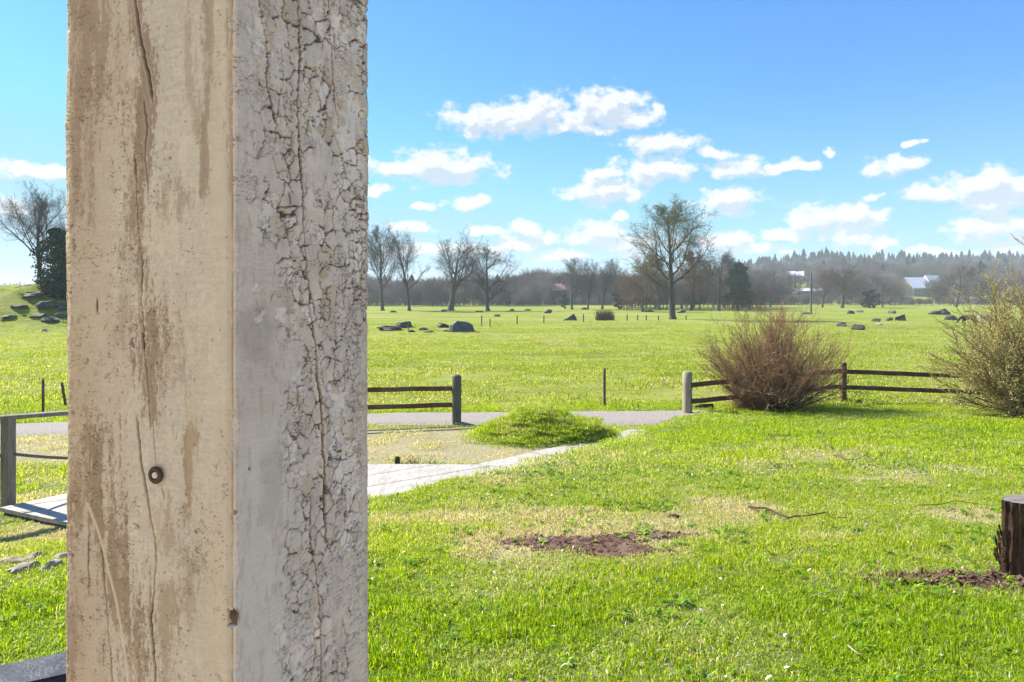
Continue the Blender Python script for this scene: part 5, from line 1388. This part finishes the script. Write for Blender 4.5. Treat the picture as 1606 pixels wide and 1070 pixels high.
# ------------------------------------------------------------------ cow
gc = gpt(1518, 512); root = empty('cow', gc, 0); tag(root, 'dark brown cow grazing among the rocks near the yellowish shrub', 'cow')
J = {'pel': (.62, 0, 1.12, .30), 'mid': (.1, 0, 1.05, .36), 'sho': (-.45, 0, 1.12, .31), 'neck': (-.80, 0, 1.0, .19), 'poll': (-1.08, 0, .72, .14), 'muz': (-1.22, 0, .38, .085),
     'rump': (.82, 0, 1.02, .20)}
for sgn, sfx in ((-1, 'a'), (1, 'b')):
    J.update({'h1' + sfx: (.68, .17 * sgn, .82, .17), 'h2' + sfx: (.80, .18 * sgn, .50, .085), 'h3' + sfx: (.72, .18 * sgn, .26, .055), 'h4' + sfx: (.70, .18 * sgn, .03, .06),
              'f1' + sfx: (-.45, .16 * sgn, .78, .13), 'f2' + sfx: (-.46, .17 * sgn, .44, .07), 'f3' + sfx: (-.46, .17 * sgn, .22, .05), 'f4' + sfx: (-.48, .17 * sgn, .03, .06)})
names = list(J); E_ = [('pel', 'mid'), ('mid', 'sho'), ('sho', 'neck'), ('neck', 'poll'), ('poll', 'muz'), ('pel', 'rump')]
for s_ in 'ab': E_ += [('pel', 'h1' + s_), ('h1' + s_, 'h2' + s_), ('h2' + s_, 'h3' + s_), ('h3' + s_, 'h4' + s_), ('sho', 'f1' + s_), ('f1' + s_, 'f2' + s_), ('f2' + s_, 'f3' + s_), ('f3' + s_, 'f4' + s_)]
me = bpy.data.meshes.new('body'); me.from_pydata([J[n][:3] for n in names], [(names.index(a), names.index(b)) for a, b in E_], [])
body = obj('body', me, root); sk = body.modifiers.new('skin', 'SKIN'); body.modifiers.new('smooth', 'SUBSURF').render_levels = 1
for i, n_ in enumerate(names): me.skin_vertices[0].data[i].radius = (J[n_][3], J[n_][3]); me.skin_vertices[0].data[i].use_root = (n_ == 'pel')
M = Mat('cow_hide', .7, .25); M.color((.030, .017, .013)); me.materials.append(M.m)
obj('tail', loft('tail', [(.98, 0, 1.1), (1.04, 0, .8), (1.03, 0, .45)], [.03, .02, .035], M.m, 6), root)
for sg in (-1, 1):
    obj('ear', loft('ear', [(-1.02, .1 * sg, .80), (-.99, .27 * sg, .80)], [.05, .015], M.m, 6), root)
    obj('horn', loft('horn', [(-1.0, .06 * sg, .86), (-1.0, .17 * sg, .93), (-1.06, .2 * sg, 1.02)], [.028, .02, .006], M_post_pale, 6), root)
root.scale = (.82, .82, .82)

# ------------------------------------------------------------------ far buildings
def simple(name, c, rough=.8):
    M = Mat(name, rough, .25); n = M.noise(M.pos((.5, .5, 3)), 2, 4); M.color(M.mix(M.ramp(n, .4, .7, 0, .25), c, tuple(x * .6 for x in c))); return M.m
M_sheet = simple('pale_sheet_roof', (.62, .63, .66), .4); M_grey = simple('grey_board_wall', (.26, .22, .19)); M_white = simple('white_wall', (.70, .69, .66)); M_dark = simple('dark_roof', (.06, .055, .06))
M_redroof = simple('red_tile_roof', (.36, .20, .16)); M_cabin = simple('dark_cabin_wall', (.05, .04, .04)); M_glass = simple('window_pane', (.04, .05, .06), .2); M_redwall = simple('red_board_wall', (.16, .04, .03))
def house(name, label, px, by, d, L, W, wh, rh, walls, roof, rz=0, chimney=False, base=None, wins=3):
    x = (px - CX) / F * d; z0 = CZ - (by - HY) / F * d if base is None else base
    root = empty(name, (x, d, z0), rz); tag(root, label, 'house' if name != 'barn' else 'barn')
    h = L / 2; w = W / 2
    vs = [(-h, -w, -8), (h, -w, -8), (h, w, -8), (-h, w, -8), (-h, -w, wh), (h, -w, wh), (h, w, wh), (-h, w, wh), (-h, 0, wh + rh), (h, 0, wh + rh)]
    obj('wall', mesh_np('wall', vs, [(0, 1, 5, 4), (1, 2, 6, 9, 5), (2, 3, 7, 6), (3, 0, 4, 8, 7)], walls), root)
    o = .5; t = .18; s = rh / w
    rv = [(-h - o, -w - o, wh - o * s), (h + o, -w - o, wh - o * s), (h + o, 0, wh + rh), (-h - o, 0, wh + rh), (-h - o, w + o, wh - o * s), (h + o, w + o, wh - o * s)]
    rv += [(a, b, c + t) for a, b, c in rv]
    rf = obj('roof', mesh_np('roof', [(a, b, c + .03) for a, b, c in rv], [(6, 7, 8, 9), (9, 8, 11, 10), (0, 3, 2, 1), (3, 4, 5, 2), (0, 1, 7, 6), (5, 4, 10, 11), (1, 2, 8, 7), (2, 5, 11, 8), (3, 0, 6, 9), (4, 3, 9, 10)], roof), root)
    if chimney: obj('chimney', prism('chimney', [(-.4, -.4), (.4, -.4), (.4, .4), (-.4, .4)], wh + rh * .5, wh + rh + 1.1, M_redwall), rf, loc=(h * .3, 0, 0))
    for k in range(wins):
        xx = -h + L * (k + .5) / wins
        wd = obj('window', prism('window', [(-.65, -.05), (.65, -.05), (.65, .02), (-.65, .02)], wh * .35, wh * .35 + 1.3, M_white), root, loc=(xx, -w - .03, 0))
        for q in (-.31, .31): obj('pane', prism('pane', [(-.25, -.03), (.25, -.03), (.25, 0), (-.25, 0)], wh * .35 + .12, wh * .35 + 1.18, M_glass), wd, loc=(q, -.052, 0))
    return root
bn = house('barn', 'long barn with a pale sheet roof below the wooded ridge', 1446, 463, 340, 15.5, 11, 3.4, 4.6, M_grey, M_sheet, .10)
lo = obj('upper_roof', mesh_np('upper_roof', [(1.5, -3.0, 6.0), (8.1, -3.0, 6.0), (8.1, 0, 9.2), (1.5, 0, 9.2), (8.1, 4, 6), (1.5, 4, 6)], [(0, 1, 2, 3), (3, 2, 4, 5), (0, 3, 5), (1, 4, 2)], M_sheet), bn)
house('white_house', 'white house with a pale roof on the slope, right of the spreading bare tree', 1246, 441, 430, 9.5, 8, 3.0, 2.6, M_white, M_sheet, -.35, True, wins=2)
house('dark_shed', 'low dark shed beside the white house on the slope', 1264, 442, 425, 5.5, 5, 2.2, 1.0, M_cabin, M_dark, 0, wins=1)
house('long_shed', 'long low shed with pale roof edge below the white house', 1272, 465, 300, 14, 6, 2.2, .9, M_grey, M_sheet, .05, wins=3)
house('dark_cabin', 'small dark cabin left of the barn', 1362, 451, 360, 7, 6, 2.4, 1.6, M_cabin, M_dark, .5, wins=1)
house('violet_grey_house', 'low dark house at the left of the white house, behind bare branches', 1190, 443, 420, 8, 6, 2.2, 1.5, M_cabin, M_dark, 0, wins=2)
house('red_roofed_house', 'house with a red roof in the gap between the bare trees', 879, 457, 250, 5.4, 6, .5, 1.9, M_cabin, M_redroof, .1, True, wins=0)
g = gpt(1272, 492); o = round_post('utility_pole', g.x, g.y, 6.6, .14, M_stake, None, .02, z=g.z, k=8); tag(o, 'tall thin utility pole standing in the far meadow above the red-brown shrub', 'pole')
g = gpt(1170, 487); root = empty('dark_box', g); tag(root, 'small dark box on legs at the meadow edge right of the pine', 'hide')
obj('cabin_box', prism('cabin_box', [(-.9, -.6), (.9, -.6), (.9, .6), (-.9, .6)], .6, 1.6, M_cabin), root); obj('lid', prism('lid', [(-1.05, -.75), (1.05, -.75), (1.05, .75), (-1.05, .75)], 1.603, 1.7, M_dark), root)
for a in (-.8, .8):
    for b in (-.5, .5): obj('leg', prism('leg', [(-.07, -.07), (.07, -.07), (.07, .07), (-.07, .07)], -.2, .598, M_stake), root, loc=(a, b, 0))

# ------------------------------------------------------------------ far woods
def conifer(seed, pine=False):
    rr = random.Random(seed); vs = []; fs = []; nl = 11
    for l in range(nl):
        t = l / nl; z1 = .14 + .86 * t + .11; z0 = .14 + .86 * t - .04; r = (.20 if not pine else .17) * (1 - t) ** (.85 if not pine else .45) + .018; k = 11; b = len(vs)
        vs.append((0, 0, min(z1, 1.0)))
        for i in range(k * 2):
            a = math.pi * i / k + l; q = r * (1 if i % 2 == 0 else .45) * rr.uniform(.7, 1.25); vs.append((math.cos(a) * q, math.sin(a) * q, z0 - (.03 if i % 2 == 0 else -.02) + rr.uniform(-.015, .015)))
        for i in range(k * 2): fs.append((b, b + 1 + i, b + 1 + (i + 1) % (k * 2)))
    b = len(vs)
    for i in range(5): a = i * 1.2566; vs.append((math.cos(a) * .012, math.sin(a) * .012, -.1))
    vs.append((0, 0, .9)); fs += [(b + i, b + (i + 1) % 5, b + 5) for i in range(5)]
    return mesh_np('conifer', vs, fs, M_farcon)
def farbare(seed, mat, n=420):
    g = np.random.default_rng(seed); th = g.random(n) * 6.283; u = g.random(n) ** .6
    z0 = .16 + .62 * g.random(n); r0 = .22 * u * np.sin(np.clip((z0 - .05) * 3.3, 0, 3.14)) ** .6
    L = g.uniform(.10, .26, n); el = np.radians(g.uniform(25, 85, n)); th2 = th + g.normal(0, .5, n)
    p0 = np.stack([r0 * np.cos(th) * .8, r0 * np.sin(th) * .8, z0], 1); p1 = p0 + np.stack([np.cos(th2) * np.cos(el), np.sin(th2) * np.cos(el), np.sin(el)], 1) * L[:, None]
    p1[:, 2] = np.minimum(p1[:, 2], 1.02)
    P0 = np.concatenate([p0, [[0, 0, -.1]]]); P1 = np.concatenate([p1, [[0, 0, .8]]])
    v, f = tubes(P0, P1, np.append(np.full(n, .0045), .017), np.append(np.full(n, .0012), .006), 3)
    return mesh_np('bare', v, f, mat)
M = Mat('far_conifers', .8, .1); n = M.noise(M.pos((.08, .08, .08)), 1, 3); M.color(M.mix(n, (.018, .036, .020), (.042, .068, .030))); M_farcon = M.m
M = Mat('far_bare_wood', .9, .1); oi = M.n('ShaderNodeObjectInfo').outputs['Random']; cr_ = M.n('ShaderNodeValToRGB'); M.L.new(oi, cr_.inputs[0]); el_ = cr_.color_ramp.elements; el_[0].position = 0; el_[0].color = (.115, .085, .085, 1); el_[1].position = 1; el_[1].color = (.16, .145, .09, 1)
for p_, c_ in ((.35, (.19, .145, .145, 1)), (.6, (.25, .215, .20, 1)), (.8, (.10, .08, .07, 1))): e_ = el_.new(p_); e_.color = c_
M.color(cr_.outputs[0]); M_farbare = M.m
lib_con = library('conifers', [conifer(s) for s in range(4)] + [conifer(10 + s, True) for s in range(2)])
lib_bare = library('bare_wood', [farbare(s, M_farbare) for s in range(5)])
def wood(name, coll, ncol, n, rfun, seed, h0, h1, wfac=1.0, keep=None):
    g = np.random.default_rng(seed); x, y = rfun(g, n); k = np.ones(len(x), bool) if keep is None else keep(x, y); x, y = x[k], y[k]; m = len(x)
    hh = g.uniform(h0, h1, m) * (.72 + .56 * fbm(x / 17, y / 30, 3, seed + 40)); z = height(x, y)
    return scatter(name, np.stack([x, y, z], 1), coll, g.integers(0, ncol, m), np.stack([np.zeros(m), np.zeros(m), g.random(m) * 6.28], 1), np.stack([hh * wfac, hh * wfac, hh], 1))
def belt(r0, r1, y0, y1):
    def f(g, n): y = np.sqrt(g.uniform(y0 ** 2, y1 ** 2, n)); return g.uniform(r0, r1, n) * y, y
    return f
def clear(x, y):        # clearings round the buildings and the grassy slope below the white house
    r = x / y; px = CX + r * F; k = np.ones(x.shape, bool)
    k &= ~((np.abs(px - 1446) < 32) & (y > 250) & (y < 362)); k &= ~((np.abs(px - 1256) < 26) & (y > 325) & (y < 445)); k &= ~((np.abs(px - 879) < 14) & (y > 228) & (y < 256)); k &= ~((np.abs(px - 1272) < 28) & (y > 240) & (y < 312))
    k &= ~((np.abs(px - 1362) < 12) & (y > 270) & (y < 370)); k &= ~((np.abs(px - 1190) < 20) & (y > 330) & (y < 430))
    return k
wood('wooded_ridge_conifers', lib_con, 6, 2300, belt(.16, 1.05, 560, 980), 1, 13, 20, 1.0)
wood('ridge_bare_trees', lib_bare, 5, 1300, belt(.27, 1.05, 300, 640), 2, 9, 14, 1.25, clear)
wood('hillside_spruces', lib_con, 6, 170, belt(.27, 1.05, 330, 620), 21, 9, 15, 1.05, clear)
wood('left_wood_spruces', lib_con, 6, 45, belt(-.30, .27, 230, 380), 22, 7, 12, 1.2, clear)
wood('meadow_edge_trees', lib_bare, 5, 300, belt(.27, 1.05, 236, 300), 3, 7, 11, 1.2, clear)
wood('distant_left_conifers', lib_con, 6, 1700, belt(-.30, .22, 560, 900), 4, 12, 19, 1.0)
wood('left_bare_wood', lib_bare, 5, 480, belt(-.30, .04, 205, 330), 5, 4.5, 10, 1.5, clear)
wood('middle_bare_wood', lib_bare, 5, 700, belt(.0, .34, 235, 420), 6, 8, 13, 1.3, clear)
wood('middle_thicket', lib_bare, 5, 110, belt(.145, .345, 150, 200), 8, 5, 8.5, 1.4)
wood('far_left_conifers', lib_con, 6, 1500, belt(-1.1, -.30, 1100, 1700), 7, 12, 20, 1.0)
wood('meadow_edge_scrub', lib_bare, 5, 700, belt(-.30, 1.05, 225, 250), 9, 1.5, 3.4, 1.8, clear)

# ------------------------------------------------------------------ air
M = bpy.data.materials.new('air'); M.use_nodes = True; nt = M.node_tree; nt.nodes.clear()
pv = nt.nodes.new('ShaderNodeVolumePrincipled'); ou = nt.nodes.new('ShaderNodeOutputMaterial'); nt.links.new(pv.outputs[0], ou.inputs['Volume'])
pv.inputs['Color'].default_value = (.80, .90, 1.0, 1); pv.inputs['Density'].default_value = .00046; pv.inputs['Anisotropy'].default_value = 0.0
me = prism('haze', [(-2600, -700), (2600, -700), (2600, 3050), (-2600, 3050)], -3, 75, M)
hz = obj('haze', me); tag(hz, kind='stuff')
